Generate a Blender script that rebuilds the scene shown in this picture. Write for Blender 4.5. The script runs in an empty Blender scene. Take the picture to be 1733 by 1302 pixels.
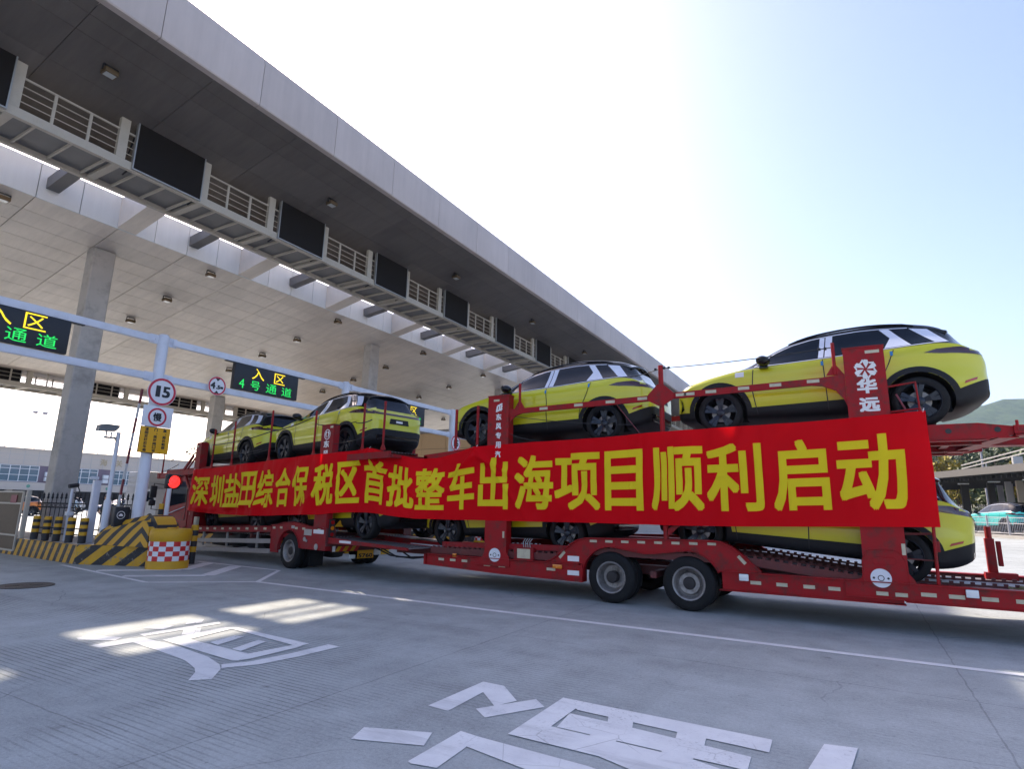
import bpy, bmesh, math, random
import numpy as np
from mathutils import Vector, Matrix
from mathutils.bvhtree import BVHTree
random.seed(7)
SC = bpy.context.scene
COL = SC.collection
R = math.radians

# ---------------------------------------------------------------- camera
cam = bpy.data.cameras.new('camera')
cam.sensor_fit = 'HORIZONTAL'; cam.sensor_width = 36.0
cam.lens = 991.88/1733*36; cam.clip_start = 0.05; cam.clip_end = 9000
co = bpy.data.objects.new('camera', cam); COL.objects.link(co)
yaw, pitch, roll = R(30.206), R(11.8435), R(1.1763)
fw = Vector((-math.sin(yaw)*math.cos(pitch), math.cos(yaw)*math.cos(pitch), math.sin(pitch)))
rt = Vector((math.cos(yaw), math.sin(yaw), 0)); up = rt.cross(fw)
r2 = rt*math.cos(roll)+up*math.sin(roll); u2 = -rt*math.sin(roll)+up*math.cos(roll)
mm = Matrix((r2, u2, -fw)).transposed().to_4x4(); mm.translation = Vector((0, 0, 1.55))
co.matrix_world = mm
SC.camera = co

# ---------------------------------------------------------------- light
SUN = Vector((-1.06, 0.54, 1.0)).normalized()          # towards the sun
elev = math.asin(SUN.z); azim = math.atan2(SUN.x, SUN.y)
w = bpy.data.worlds.new('World'); SC.world = w; w.use_nodes = True
nt = w.node_tree; bg = nt.nodes['Background']
sky = nt.nodes.new('ShaderNodeTexSky'); sky.sky_type = 'NISHITA'; sky.sun_disc = False
sky.sun_elevation = elev; sky.sun_rotation = azim
sky.altitude = 0; sky.air_density = 1.0; sky.dust_density = 2.4; sky.ozone_density = 2.6
wb = nt.nodes.new('ShaderNodeMix'); wb.data_type = 'RGBA'; wb.blend_type = 'MULTIPLY'; wb.inputs['Factor'].default_value = 1
wb.inputs['B'].default_value = (1.085, 0.97, 0.975, 1)            # camera white balance of the sky
nt.links.new(sky.outputs['Color'], wb.inputs['A']); nt.links.new(wb.outputs['Result'], bg.inputs['Color']); bg.inputs['Strength'].default_value = 0.105
sl = bpy.data.lights.new('sun', 'SUN'); sl.energy = 2.65; sl.angle = R(0.8); sl.color = (1.0, 0.87, 0.70)
so = bpy.data.objects.new('sun', sl); COL.objects.link(so)
so.rotation_euler = (-SUN).to_track_quat('-Z', 'Y').to_euler()
SC.view_settings.view_transform = 'Standard'; SC.view_settings.look = 'None'
SC.view_settings.exposure = 1.7; SC.view_settings.gamma = 1.0
SC.view_settings.use_curve_mapping = False

# ---------------------------------------------------------------- helpers
def tag(o, label=None, cat=None, group=None, kind=None):
    if label: o['label'] = label
    if cat: o['category'] = cat
    if group: o['group'] = group
    if kind: o['kind'] = kind
    return o

def empty(name, loc, label=None, cat=None, group=None, rotz=0.0):
    o = bpy.data.objects.new(name, None); COL.objects.link(o)
    o.location = loc; o.rotation_euler = (0, 0, rotz); o.empty_display_size = 0.2
    return tag(o, label, cat, group)

class MB:
    """collects shapes for ONE mesh object"""
    def __init__(s): s.v = []; s.f = []; s.m = []; s.mi = 0
    def add(s, vs, fs):
        o = len(s.v); s.v += [tuple(p) for p in vs]
        s.f += [tuple(i+o for i in f) for f in fs]; s.m += [s.mi]*len(fs); return s
    def box(s, x0, x1, y0, y1, z0, z1):
        vs = [(x0,y0,z0),(x1,y0,z0),(x1,y1,z0),(x0,y1,z0),(x0,y0,z1),(x1,y0,z1),(x1,y1,z1),(x0,y1,z1)]
        return s.add(vs, [(0,3,2,1),(4,5,6,7),(0,1,5,4),(1,2,6,5),(2,3,7,6),(3,0,4,7)])
    def cham(s, x0, x1, y0, y1, z0, z1, c=0.01):
        # box with chamfered edges
        bm = bmesh.new(); bmesh.ops.create_cube(bm, size=1)
        for v in bm.verts: v.co = Vector(((x0+x1)/2+v.co.x*(x1-x0), (y0+y1)/2+v.co.y*(y1-y0), (z0+z1)/2+v.co.z*(z1-z0)))
        bmesh.ops.bevel(bm, geom=bm.edges[:], offset=c, segments=2, affect='EDGES', profile=0.6)
        return s.bm(bm)
    def bm(s, bm):
        bm.verts.index_update(); s.add([v.co[:] for v in bm.verts], [[v.index for v in f.verts] for f in bm.faces]); bm.free(); return s
    def beam(s, p0, p1, wd, ht, upv=(0,0,1)):
        p0 = Vector(p0); p1 = Vector(p1); d = (p1-p0).normalized(); u = Vector(upv)
        sd = d.cross(u)
        if sd.length < 1e-4: sd = d.cross(Vector((1,0,0)))
        sd.normalize(); u = sd.cross(d).normalized()
        vs = []
        for p in (p0, p1):
            for a, b in ((-1,-1),(1,-1),(1,1),(-1,1)): vs.append(p+sd*a*wd/2+u*b*ht/2)
        return s.add(vs, [(3,2,1,0),(4,5,6,7),(0,1,5,4),(1,2,6,5),(2,3,7,6),(3,0,4,7)])
    def prism(s, poly, axis, a, b):
        n = len(poly)
        def P(p, t):
            if axis == 'y': return (p[0], t, p[1])
            if axis == 'x': return (t, p[0], p[1])
            return (p[0], p[1], t)
        vs = [P(p, a) for p in poly]+[P(p, b) for p in poly]
        fs = [tuple(range(n)), tuple(range(2*n-1, n-1, -1))]
        fs += [(i, i+n, (i+1) % n+n, (i+1) % n) for i in range(n)]
        return s.add(vs, fs)
    def tube(s, pts, r, n=8, caps=True):
        pts = [Vector(p) for p in pts]; rs = r if isinstance(r, (list, tuple)) else [r]*len(pts)
        vs = []; fs = []; prev = None
        for i, p in enumerate(pts):
            d = (pts[min(i+1, len(pts)-1)]-pts[max(i-1, 0)]).normalized()
            if prev is None:
                a = d.cross(Vector((0,0,1)))
                if a.length < 1e-3: a = d.cross(Vector((1,0,0)))
            else: a = prev-d*prev.dot(d)
            a.normalize(); prev = a; b = d.cross(a)
            for k in range(n):
                t = 2*math.pi*k/n; vs.append(p+(a*math.cos(t)+b*math.sin(t))*rs[i])
        for i in range(len(pts)-1):
            for k in range(n):
                fs.append((i*n+k, i*n+(k+1) % n, (i+1)*n+(k+1) % n, (i+1)*n+k))
        if caps: fs += [tuple(range(n-1, -1, -1)), tuple(range((len(pts)-1)*n, len(pts)*n))]
        return s.add(vs, fs)
    def lathe(s, prof, n=32, o=(0,0,0), axis='z'):
        vs = []; fs = []; m = len(prof); o = Vector(o)
        for k in range(n):
            t = 2*math.pi*k/n; c, q = math.cos(t), math.sin(t)
            for r_, h in prof:
                if axis == 'z': p = Vector((r_*c, r_*q, h))
                elif axis == 'y': p = Vector((r_*c, h, r_*q))
                else: p = Vector((h, r_*c, r_*q))
                vs.append(o+p)
        for k in range(n):
            for i in range(m-1):
                fs.append((k*m+i, k*m+i+1, ((k+1) % n)*m+i+1, ((k+1) % n)*m+i))
        return s.add(vs, fs)
    def cyl(s, p0, p1, r, n=16): return s.tube([p0, p1], r, n)
    def build(s, name, mats, parent=None, smooth=35, origin=None, fixn=True):
        me = bpy.data.meshes.new(name)
        o_ = Vector((0,0,0))
        if parent is not None and origin is None: o_ = Vector(getattr(parent, '_dummy', (0,0,0)))
        if origin is not None: o_ = Vector(origin)
        me.from_pydata([tuple(Vector(p)-o_) for p in s.v], [], s.f)
        if not isinstance(mats, (list, tuple)): mats = [mats]
        for m_ in mats: me.materials.append(m_)
        me.polygons.foreach_set('material_index', s.m)
        if fixn:
            b = bmesh.new(); b.from_mesh(me); bmesh.ops.recalc_face_normals(b, faces=b.faces[:]); b.to_mesh(me); b.free()
        if smooth:
            me.polygons.foreach_set('use_smooth', [True]*len(me.polygons))
            me.set_sharp_from_angle(angle=R(smooth))
        me.update()
        ob = bpy.data.objects.new(name, me); COL.objects.link(ob)
        if parent is not None: ob.parent = parent
        return ob

def pieces(mb):
    """loose pieces of a collector, one collector each"""
    par = list(range(len(mb.v)))
    def fd(i):
        while par[i] != i: par[i] = par[par[i]]; i = par[i]
        return i
    for f in mb.f:
        a = fd(f[0])
        for i in f[1:]: par[fd(i)] = a
    gs = {}
    for f, m_ in zip(mb.f, mb.m): gs.setdefault(fd(f[0]), []).append((f, m_))
    out = []
    for fs in gs.values():
        n_ = MB(); mp = {}
        for f, m_ in fs:
            q = []
            for i in f:
                if i not in mp: mp[i] = len(n_.v); n_.v.append(mb.v[i])
                q.append(mp[i])
            n_.f.append(tuple(q)); n_.m.append(m_)
        out.append(n_)
    return out

def wpart(name, mb, mats, parent, smooth=35, fixn=True):
    """part given in world coordinates, parented to an unrotated top-level object"""
    return mb.build(name, mats, parent, smooth, origin=parent.location, fixn=fixn)

def wthing(name, mb, mats, label, cat, group=None, smooth=35, kind=None, loc=(0,0,0)):
    o = mb.build(name, mats, None, smooth, origin=loc); o.location = loc
    return tag(o, label, cat, group, kind)

def copy_tree(o, parent=None):
    c = o.copy(); COL.objects.link(c)
    if parent is not None: c.parent = parent; c.matrix_parent_inverse = o.matrix_parent_inverse.copy()
    for ch in list(o.children): copy_tree(ch, c)
    return c

# ---------------------------------------------------------------- materials
def mat(name, col, rough=0.5, metal=0.0, coat=0.0, var=0.0, vscale=3.0, dirt=None, dirt_amt=0.0, dscale=2.0, bump=0.0, bscale=40.0, emit=None, estr=0.0, spec=0.5, trans=0.0):
    m = bpy.data.materials.new(name); m.use_nodes = True
    n = m.node_tree.nodes; l = m.node_tree.links; b = n['Principled BSDF']
    b.inputs['Base Color'].default_value = (*col, 1); b.inputs['Roughness'].default_value = rough
    b.inputs['Metallic'].default_value = metal; b.inputs['Coat Weight'].default_value = coat
    b.inputs['Coat Roughness'].default_value = 0.04
    b.inputs['Specular IOR Level'].default_value = spec
    if trans: b.inputs['Transmission Weight'].default_value = trans
    tc = n.new('ShaderNodeTexCoord')
    src = None
    if var or dirt:
        nz = n.new('ShaderNodeTexNoise'); nz.inputs['Scale'].default_value = vscale; nz.inputs['Detail'].default_value = 6
        nz.inputs['Roughness'].default_value = 0.65
        l.new(tc.outputs['Object'], nz.inputs['Vector'])
        mx = n.new('ShaderNodeMix'); mx.data_type = 'RGBA'
        mx.inputs['A'].default_value = (*[c*(1-var) for c in col], 1); mx.inputs['B'].default_value = (*[min(1, c*(1+var)) for c in col], 1)
        l.new(nz.outputs['Fac'], mx.inputs['Factor']); src = mx.outputs['Result']
        if dirt:
            n2 = n.new('ShaderNodeTexNoise'); n2.inputs['Scale'].default_value = dscale; n2.inputs['Detail'].default_value = 8
            n2.inputs['Roughness'].default_value = 0.7
            l.new(tc.outputs['Object'], n2.inputs['Vector'])
            rp = n.new('ShaderNodeValToRGB'); rp.color_ramp.elements[0].position = 0.48; rp.color_ramp.elements[1].position = 0.72
            rp.color_ramp.elements[0].color = (0,0,0,1); rp.color_ramp.elements[1].color = (dirt_amt,)*3+(1,)
            l.new(n2.outputs['Fac'], rp.inputs['Fac'])
            m2 = n.new('ShaderNodeMix'); m2.data_type = 'RGBA'; m2.inputs['B'].default_value = (*dirt, 1)
            l.new(rp.outputs['Color'], m2.inputs['Factor']); l.new(src, m2.inputs['A']); src = m2.outputs['Result']
        l.new(src, b.inputs['Base Color'])
    if bump:
        nb = n.new('ShaderNodeTexNoise'); nb.inputs['Scale'].default_value = bscale; nb.inputs['Detail'].default_value = 4
        l.new(tc.outputs['Object'], nb.inputs['Vector'])
        bp = n.new('ShaderNodeBump'); bp.inputs['Strength'].default_value = bump; bp.inputs['Distance'].default_value = 0.02
        l.new(nb.outputs['Fac'], bp.inputs['Height']); l.new(bp.outputs['Normal'], b.inputs['Normal'])
    if emit:
        b.inputs['Emission Color'].default_value = (*emit, 1); b.inputs['Emission Strength'].default_value = estr
    return m

M = {}
M['red'] = mat('red_paint', (0.33,0.006,0.010), 0.5, spec=0.25, var=0.2, vscale=2.5, dirt=(0.07,0.03,0.024), dirt_amt=0.9, dscale=6.0, bump=0.05, bscale=30)
M['red2'] = mat('red_paint_worn', (0.28,0.010,0.014), 0.6, spec=0.25, var=0.25, vscale=3, dirt=(0.09,0.045,0.04), dirt_amt=0.8, dscale=4.0, bump=0.08, bscale=25)
M['darkred'] = mat('dark_red_frame', (0.13,0.022,0.02), 0.6, var=0.3, vscale=3, dirt=(0.04,0.03,0.028), dirt_amt=0.8, dscale=3)
M['black'] = mat('black_paint', (0.018,0.018,0.02), 0.5)
M['blackgloss'] = mat('black_gloss', (0.009,0.009,0.011), 0.15, coat=0.15, spec=.3)
M['plastic'] = mat('grey_black_plastic', (0.013,0.0135,0.016), 0.55, var=0.1, bump=0.03, bscale=300, spec=.3)
M['rubber'] = mat('tyre_rubber', (0.011,0.011,0.012), 0.7, var=0.3, vscale=6, dirt=(0.035,0.033,0.03), dirt_amt=0.3, dscale=5, spec=.25)
M['paint'] = mat('lime_car_paint', (0.60,0.575,0.010), 0.32, coat=0.6, var=0.03, vscale=2)
M['glass'] = mat('tinted_car_glass', (0.004,0.008,0.016), 0.03, spec=0.3)
M['film'] = mat('white_protective_film', (0.62,0.66,0.78), 0.35, var=0.08, vscale=6)
M['rimdark'] = mat('dark_alloy', (0.035,0.04,0.052), 0.32, metal=0.7)
M['rimsteel'] = mat('steel_wheel', (0.33,0.31,0.30), 0.5, metal=0.6, var=0.3, vscale=8, dirt=(0.05,0.035,0.03), dirt_amt=0.8, dscale=6)
M['hubdark'] = mat('greasy_hub', (0.035,0.03,0.03), 0.6, metal=0.3)
M['tape'] = mat('reflective_tape', (0.55,0.50,0.36), 0.4, var=0.15, vscale=9, dirt=(0.3,0.2,0.14), dirt_amt=0.6, dscale=9)
M['whitepaint'] = mat('white_lettering', (0.78,0.76,0.76), 0.5, var=0.06, vscale=9)
M['lampred'] = mat('red_lens', (0.35,0.01,0.01), 0.15, coat=0.6)
M['lampamber'] = mat('amber_lens', (0.7,0.2,0.01), 0.2, coat=0.5)
M['lampclear'] = mat('clear_lens', (0.75,0.78,0.8), 0.1, coat=0.8)
M['galv'] = mat('galvanised_steel', (0.42,0.42,0.42), 0.45, metal=0.6, var=0.2, vscale=6)
M['concrete'] = mat('concrete_column', (0.47,0.445,0.42), 0.85, var=0.18, vscale=1.3, dirt=(0.25,0.235,0.22), dirt_amt=0.8, dscale=1.6, bump=0.25, bscale=9)
def panel_mat(name, col, rough, var, streak, spec=.3):
    """sheet panels: each panel a shade of its own, faint run-off streaks and stains"""
    m = mat(name, col, rough, spec=spec); n = m.node_tree.nodes; l = m.node_tree.links; b = n['Principled BSDF']
    g = n.new('ShaderNodeNewGeometry'); tc = n.new('ShaderNodeTexCoord')
    mp = n.new('ShaderNodeMapping'); mp.inputs['Scale'].default_value = (.5, 3.0, .35); l.new(tc.outputs['Object'], mp.inputs['Vector'])
    nz = n.new('ShaderNodeTexNoise'); nz.inputs['Scale'].default_value = 1.6; nz.inputs['Detail'].default_value = 7; nz.inputs['Roughness'].default_value = .7; l.new(mp.outputs[0], nz.inputs['Vector'])
    n2 = n.new('ShaderNodeTexNoise'); n2.inputs['Scale'].default_value = .35; n2.inputs['Detail'].default_value = 8; l.new(tc.outputs['Object'], n2.inputs['Vector'])
    def mr(o_, f0, f1, t0, t1):
        k = n.new('ShaderNodeMapRange'); k.inputs['From Min'].default_value = f0; k.inputs['From Max'].default_value = f1; k.inputs['To Min'].default_value = t0; k.inputs['To Max'].default_value = t1; l.new(o_, k.inputs['Value']); return k.outputs[0]
    def mu(a_, c_):
        k = n.new('ShaderNodeMath'); k.operation = 'MULTIPLY'; l.new(a_, k.inputs[0]); l.new(c_, k.inputs[1]); return k.outputs[0]
    f = mu(mu(mr(g.outputs['Random Per Island'],0,1,1-var,1+var), mr(nz.outputs['Fac'],.35,.75,1.0,1-streak)), mr(n2.outputs['Fac'],.45,.75,1.03,1-streak))
    mx = n.new('ShaderNodeMix'); mx.data_type = 'RGBA'; mx.blend_type = 'MULTIPLY'; mx.inputs['Factor'].default_value = 1; mx.inputs['A'].default_value = (*col,1)
    cc = n.new('ShaderNodeCombineColor'); [l.new(f, cc.inputs[i]) for i in range(3)]; l.new(cc.outputs[0], mx.inputs['B']); l.new(mx.outputs['Result'], b.inputs['Base Color'])
    return m
M['fascia'] = panel_mat('aluminium_fascia', (0.56,0.48,0.44), 0.5, .05, .12)
M['soffit'] = panel_mat('dark_soffit', (0.165,0.145,0.132), 0.5, .10, .22)
M['ceil'] = panel_mat('ceiling_panel', (0.84,0.755,0.675), 0.36, .05, .2, .6)
M['wellwall'] = panel_mat('well_panel', (0.74,0.78,0.80), 0.4, .04, .08)
M['groove'] = mat('dark_groove', (0.05,0.047,0.045), 0.8)
M['beige'] = mat('beige_steel', (0.50,0.45,0.38), 0.55, var=0.1, vscale=2, dirt=(0.33,0.29,0.24), dirt_amt=0.5, dscale=2)
M['deckunder'] = mat('catwalk_underside', (0.20,0.195,0.195), 0.6, metal=0.2, var=0.15, vscale=2)
M['screen'] = mat('led_screen_off', (0.016,0.013,0.012), 0.7, spec=.2, var=0.1, bump=0.0)
M['gantry'] = mat('white_blue_gantry', (0.64,0.66,0.745), 0.4, coat=0.2, var=0.06, vscale=2, dirt=(0.4,0.41,0.46), dirt_amt=0.4, dscale=3)
M['whitepole'] = mat('white_pole', (0.66,0.68,0.74), 0.4, var=0.06, vscale=2)
M['yellow'] = mat('yellow_hazard', (0.62,0.33,0.01), 0.55, var=0.12, vscale=3, dirt=(0.35,0.2,0.03), dirt_amt=0.5, dscale=3)
M['hblack'] = mat('black_hazard', (0.022,0.022,0.026), 0.6, var=0.2, vscale=4)
M['signred'] = mat('sign_red', (0.55,0.02,0.05), 0.4)
M['signwhite'] = mat('sign_white', (0.74,0.74,0.78), 0.4)
M['signyellow'] = mat('sign_yellow', (0.80,0.40,0.01), 0.4)
M['signblack'] = mat('sign_black', (0.012,0.014,0.02), 0.5)
M['ledyellow'] = mat('led_yellow', (0.3,0.25,0.0), 0.5, emit=(1.0,0.72,0.02), estr=0.42)
M['ledgreen'] = mat('led_green', (0.0,0.3,0.05), 0.5, emit=(0.02,0.8,0.12), estr=0.33)
M['ledred'] = mat('led_red', (0.4,0.02,0.02), 0.4, emit=(1.0,0.03,0.02), estr=0.75)
def road_paint():
    m = bpy.data.materials.new('road_paint'); m.use_nodes = True; n = m.node_tree.nodes; l = m.node_tree.links; b = n['Principled BSDF']; b.inputs['Roughness'].default_value = .75
    tc = n.new('ShaderNodeTexCoord'); mp = n.new('ShaderNodeMapping'); mp.inputs['Scale'].default_value = (.35, 1.6, 1); l.new(tc.outputs['Object'], mp.inputs['Vector'])
    def nz(sc, det, ro, v): k = n.new('ShaderNodeTexNoise'); k.inputs['Scale'].default_value = sc; k.inputs['Detail'].default_value = det; k.inputs['Roughness'].default_value = ro; l.new(v, k.inputs['Vector']); return k.outputs['Fac']
    def mr(o_, f0, f1, t0, t1): k = n.new('ShaderNodeMapRange'); k.inputs['From Min'].default_value = f0; k.inputs['From Max'].default_value = f1; k.inputs['To Min'].default_value = t0; k.inputs['To Max'].default_value = t1; l.new(o_, k.inputs['Value']); return k.outputs[0]
    def mix(f, a_, c_):
        k = n.new('ShaderNodeMix'); k.data_type = 'RGBA'; l.new(f, k.inputs['Factor'])
        for nm, q in (('A', a_), ('B', c_)):
            if isinstance(q, tuple): k.inputs[nm].default_value = (*q, 1)
            else: l.new(q, k.inputs[nm])
        return k.outputs['Result']
    def mth(op, a_, c_):
        k = n.new('ShaderNodeMath'); k.operation = op
        for i, q in enumerate((a_, c_)):
            if isinstance(q, (int, float)): k.inputs[i].default_value = q
            else: l.new(q, k.inputs[i])
        return k.outputs[0]
    o_ = tc.outputs['Object']
    c = mix(mr(nz(2.2,8,.7,o_),.35,.7,0,1), (.78,.78,.78), (.64,.64,.65))
    c = mix(mr(nz(1.5,7,.7,mp.outputs[0]),.54,.72,0,.5), c, (.25,.25,.26))
    wear = mth('MULTIPLY', mr(nz(34,5,.7,o_),.55,.62,0,1), mr(nz(1.3,4,.6,o_),.45,.65,0,.6))
    c = mix(wear, c, (.30,.295,.29))
    v = n.new('ShaderNodeTexVoronoi'); v.feature = 'DISTANCE_TO_EDGE'; v.inputs['Scale'].default_value = 2.4; l.new(o_, v.inputs['Vector'])
    crk = mth('MULTIPLY', mr(v.outputs['Distance'],.004,.010,1,0), mr(nz(.9,3,.5,o_),.5,.62,0,.5))
    c = mix(crk, c, (.22,.215,.21))
    l.new(c, b.inputs['Base Color'])
    return m
M['roadwhite'] = road_paint()
M['tan'] = mat('tan_tile', (0.55,0.36,0.19), 0.6, var=0.08, vscale=1)
M['skin'] = mat('skin', (0.45,0.27,0.2), 0.5)
# ---------------------------------------------------------------- lettering (built-in font only)
_tc = {}
def glyphs(body, step=None):
    """triangles of a text in the built-in font, normalised to its own bounding box (0..1, 0..1) + aspect"""
    key = (body, step)
    if key in _tc: return _tc[key]
    c = bpy.data.curves.new('lettering', 'FONT'); c.body = body; c.resolution_u = 3
    o = bpy.data.objects.new('lettering', c); COL.objects.link(o)
    bpy.context.view_layer.update()
    me = bpy.data.meshes.new_from_object(o.evaluated_get(bpy.context.evaluated_depsgraph_get()))
    bpy.data.objects.remove(o); bpy.data.curves.remove(c)
    bm = bmesh.new(); bm.from_mesh(me); bpy.data.meshes.remove(me)
    xs = [v.co.x for v in bm.verts]; ys = [v.co.y for v in bm.verts]
    x0, x1, y0, y1 = min(xs), max(xs), min(ys), max(ys)
    for v in bm.verts: v.co = Vector(((v.co.x-x0)/(x1-x0), (v.co.y-y0)/(y1-y0), 0))
    if step:
        for ax in (0, 1):
            k = step
            while k < 1:
                pn = [0,0,0]; pn[ax] = 1; pc = [0,0,0]; pc[ax] = k
                bmesh.ops.bisect_plane(bm, geom=bm.verts[:]+bm.edges[:]+bm.faces[:], plane_co=pc, plane_no=pn)
                k += step
    bm.verts.index_update()
    r = ([v.co.copy() for v in bm.verts], [[v.index for v in f.verts] for f in bm.faces], (x1-x0)/(y1-y0))
    bm.free(); _tc[key] = r
    return r

def put_text(mb, body, fn, w, h, bold=0.0, step=None):
    """fn(a, b, layer) -> point; a in 0..w, b in 0..h"""
    vs, fs, asp = glyphs(body, step)
    sh = [(0,0)] if not bold else [(0,0),(-1,-.7),(1,-.7),(-1,.7),(1,.7),(-1,0),(1,0),(0,-.7),(0,.7)]
    for k, (sx, sy) in enumerate(sh):
        mb.add([fn(v.x*(w-2*bold)+bold+sx*bold, v.y*(h-2*bold)+bold+sy*bold, k) for v in vs], fs)

def plane_fn(o, rv, uv, nv, off=0.002, lay=0.0004):
    o = Vector(o); rv = Vector(rv).normalized(); uv = Vector(uv).normalized(); nv = Vector(nv).normalized()
    return lambda a, b, k: o+rv*a+uv*b+nv*(off+k*lay)

def disc_pts(c, rv, uv, r, n=40):
    c = Vector(c); rv = Vector(rv); uv = Vector(uv)
    return [c+rv*r*math.cos(2*math.pi*i/n)+uv*r*math.sin(2*math.pi*i/n) for i in range(n)]

def add_ring(mb, c, rv, uv, nv, r0, r1, off, n=40):
    nv = Vector(nv); a = [p+nv*off for p in disc_pts(c, rv, uv, r0, n)]; b = [p+nv*off for p in disc_pts(c, rv, uv, r1, n)]
    mb.add(a+b, [(i, (i+1) % n, (i+1) % n+n, i+n) for i in range(n)])

def add_disc(mb, c, rv, uv, nv, r, off, n=40):
    nv = Vector(nv); mb.add([p+nv*off for p in disc_pts(c, rv, uv, r, n)], [tuple(range(n))])

def add_poly(mb, pts): mb.add(pts, [tuple(range(len(pts)))])
# ---------------------------------------------------------------- ground
def ground_material():
    m = bpy.data.materials.new('concrete_ground'); m.use_nodes = True
    n = m.node_tree.nodes; l = m.node_tree.links; b = n['Principled BSDF']
    tc = n.new('ShaderNodeTexCoord'); sep = n.new('ShaderNodeSeparateXYZ'); l.new(tc.outputs['Object'], sep.inputs[0])
    def mth(op, a, c=None, clamp=False):
        k = n.new('ShaderNodeMath'); k.operation = op; k.use_clamp = clamp
        for i, q in enumerate((a, c)):
            if q is None: continue
            if isinstance(q, (int, float)): k.inputs[i].default_value = q
            else: l.new(q, k.inputs[i])
        return k.outputs[0]
    def noise(sc, det=6, ro=0.6, vec=None, dist=0.0):
        k = n.new('ShaderNodeTexNoise'); k.inputs['Scale'].default_value = sc; k.inputs['Detail'].default_value = det
        k.inputs['Roughness'].default_value = ro; k.inputs['Distortion'].default_value = dist
        l.new(vec or tc.outputs['Object'], k.inputs['Vector']); return k.outputs['Fac']
    def ramp(f, p0, p1, c0=0.0, c1=1.0):
        k = n.new('ShaderNodeMapRange'); k.inputs['From Min'].default_value = p0; k.inputs['From Max'].default_value = p1
        k.inputs['To Min'].default_value = c0; k.inputs['To Max'].default_value = c1; l.new(f, k.inputs['Value']); return k.outputs[0]
    mp = n.new('ShaderNodeMapping'); mp.inputs['Scale'].default_value = (0.12, 0.7, 1); l.new(tc.outputs['Object'], mp.inputs['Vector'])
    big = noise(0.35, 5, 0.55); med = noise(1.9, 8, 0.7); fine = noise(38, 4, 0.75); streak = noise(1.1, 6, 0.65, mp.outputs['Vector'], 0.6)
    tone = mth('ADD', mth('ADD', ramp(big, .3, .7, -.10, .10), ramp(med, .3, .7, -.17, .17)), mth('ADD', ramp(fine, .3, .7, -.17, .17), ramp(streak, .35, .65, -.10, .08)))
    grit = noise(130, 3, .8); tone = mth('ADD', tone, ramp(grit, .3, .7, -.20, .20))
    # long rubbed-in tyre stains along the lane
    stain = ramp(streak, .56, .74, 0.0, -.22)
    tone = mth('ADD', tone, stain)
    pit = mth('MULTIPLY', ramp(noise(17, 3, .5), .66, .70), -.2)
    tone = mth('ADD', tone, pit)
    # cast grooves along x
    wob = mth('MULTIPLY', mth('SUBTRACT', noise(.8, 2, .5), .5), .05)
    fy = mth('FRACT', mth('MULTIPLY', mth('ADD', sep.outputs['Y'], wob), 1/0.062))
    gl = mth('MULTIPLY', mth('LESS_THAN', mth('ABSOLUTE', mth('SUBTRACT', fy, .5)), .13), 1.0)
    gm = mth('MULTIPLY', ramp(noise(.45, 4, .6), .40, .60), ramp(noise(2.3, 3, .6), .30, .55, .25, 1))
    side = ramp(sep.outputs['X'], -2.0, -4.6, .25, 1.0)
    grv = mth('MULTIPLY', mth('MULTIPLY', gl, gm), side)
    tone = mth('SUBTRACT', tone, mth('MULTIPLY', grv, .5))
    # slab joints
    wj = mth('MULTIPLY', mth('SUBTRACT', noise(2.5, 3, .6), .5), .05)
    jx = mth('ABSOLUTE', mth('SUBTRACT', mth('FRACT', mth('DIVIDE', mth('ADD', mth('ADD', sep.outputs['X'], 3.9), wj), 4.65)), .5))
    jx = mth('GREATER_THAN', jx, .5-.0016)
    jy = mth('ABSOLUTE', mth('SUBTRACT', mth('FRACT', mth('DIVIDE', mth('ADD', mth('SUBTRACT', sep.outputs['Y'], 6.72), wj), 4.3)), .5))
    jy = mth('GREATER_THAN', jy, .5-.0016)
    jnt = mth('MAXIMUM', jx, jy)
    tone = mth('SUBTRACT', tone, mth('MULTIPLY', jnt, .28))
    # tyre tracks, oil drips, hair cracks, patched squares
    for yc, wd, am in ((4.55,.28,.16),(6.45,.30,.13),(2.2,.3,.10),(9.9,.35,.2),(11.9,.35,.2)):
        g_ = mth('SUBTRACT', 1.0, mth('DIVIDE', mth('ABSOLUTE', mth('SUBTRACT', mth('ADD', sep.outputs['Y'], mth('MULTIPLY', mth('SUBTRACT', noise(.25,2,.5), .5), .9)), yc)), wd))
        g_ = mth('MULTIPLY', mth('MAXIMUM', g_, 0.0), ramp(streak, .35, .62, .1, 1.0))
        tone = mth('SUBTRACT', tone, mth('MULTIPLY', g_, am))
    vo = n.new('ShaderNodeTexVoronoi'); vo.inputs['Scale'].default_value = 1.6; l.new(tc.outputs['Object'], vo.inputs['Vector'])
    oil = mth('MULTIPLY', ramp(vo.outputs['Distance'], .03, .10, 1, 0), ramp(noise(.9,3,.5), .50, .60, 0, .35))
    tone = mth('SUBTRACT', tone, oil)
    vc = n.new('ShaderNodeTexVoronoi'); vc.feature = 'DISTANCE_TO_EDGE'; vc.inputs['Scale'].default_value = .33
    wv = n.new('ShaderNodeMapping'); l.new(tc.outputs['Object'], wv.inputs['Vector'])
    nv = n.new('ShaderNodeTexNoise'); nv.inputs['Scale'].default_value = 1.1; nv.inputs['Detail'].default_value = 5; l.new(tc.outputs['Object'], nv.inputs['Vector'])
    av = n.new('ShaderNodeMix'); av.data_type = 'RGBA'; av.blend_type = 'ADD'; av.inputs['Factor'].default_value = .55; l.new(tc.outputs['Object'], av.inputs['A']); l.new(nv.outputs['Color'], av.inputs['B']); l.new(av.outputs['Result'], vc.inputs['Vector'])
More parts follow.
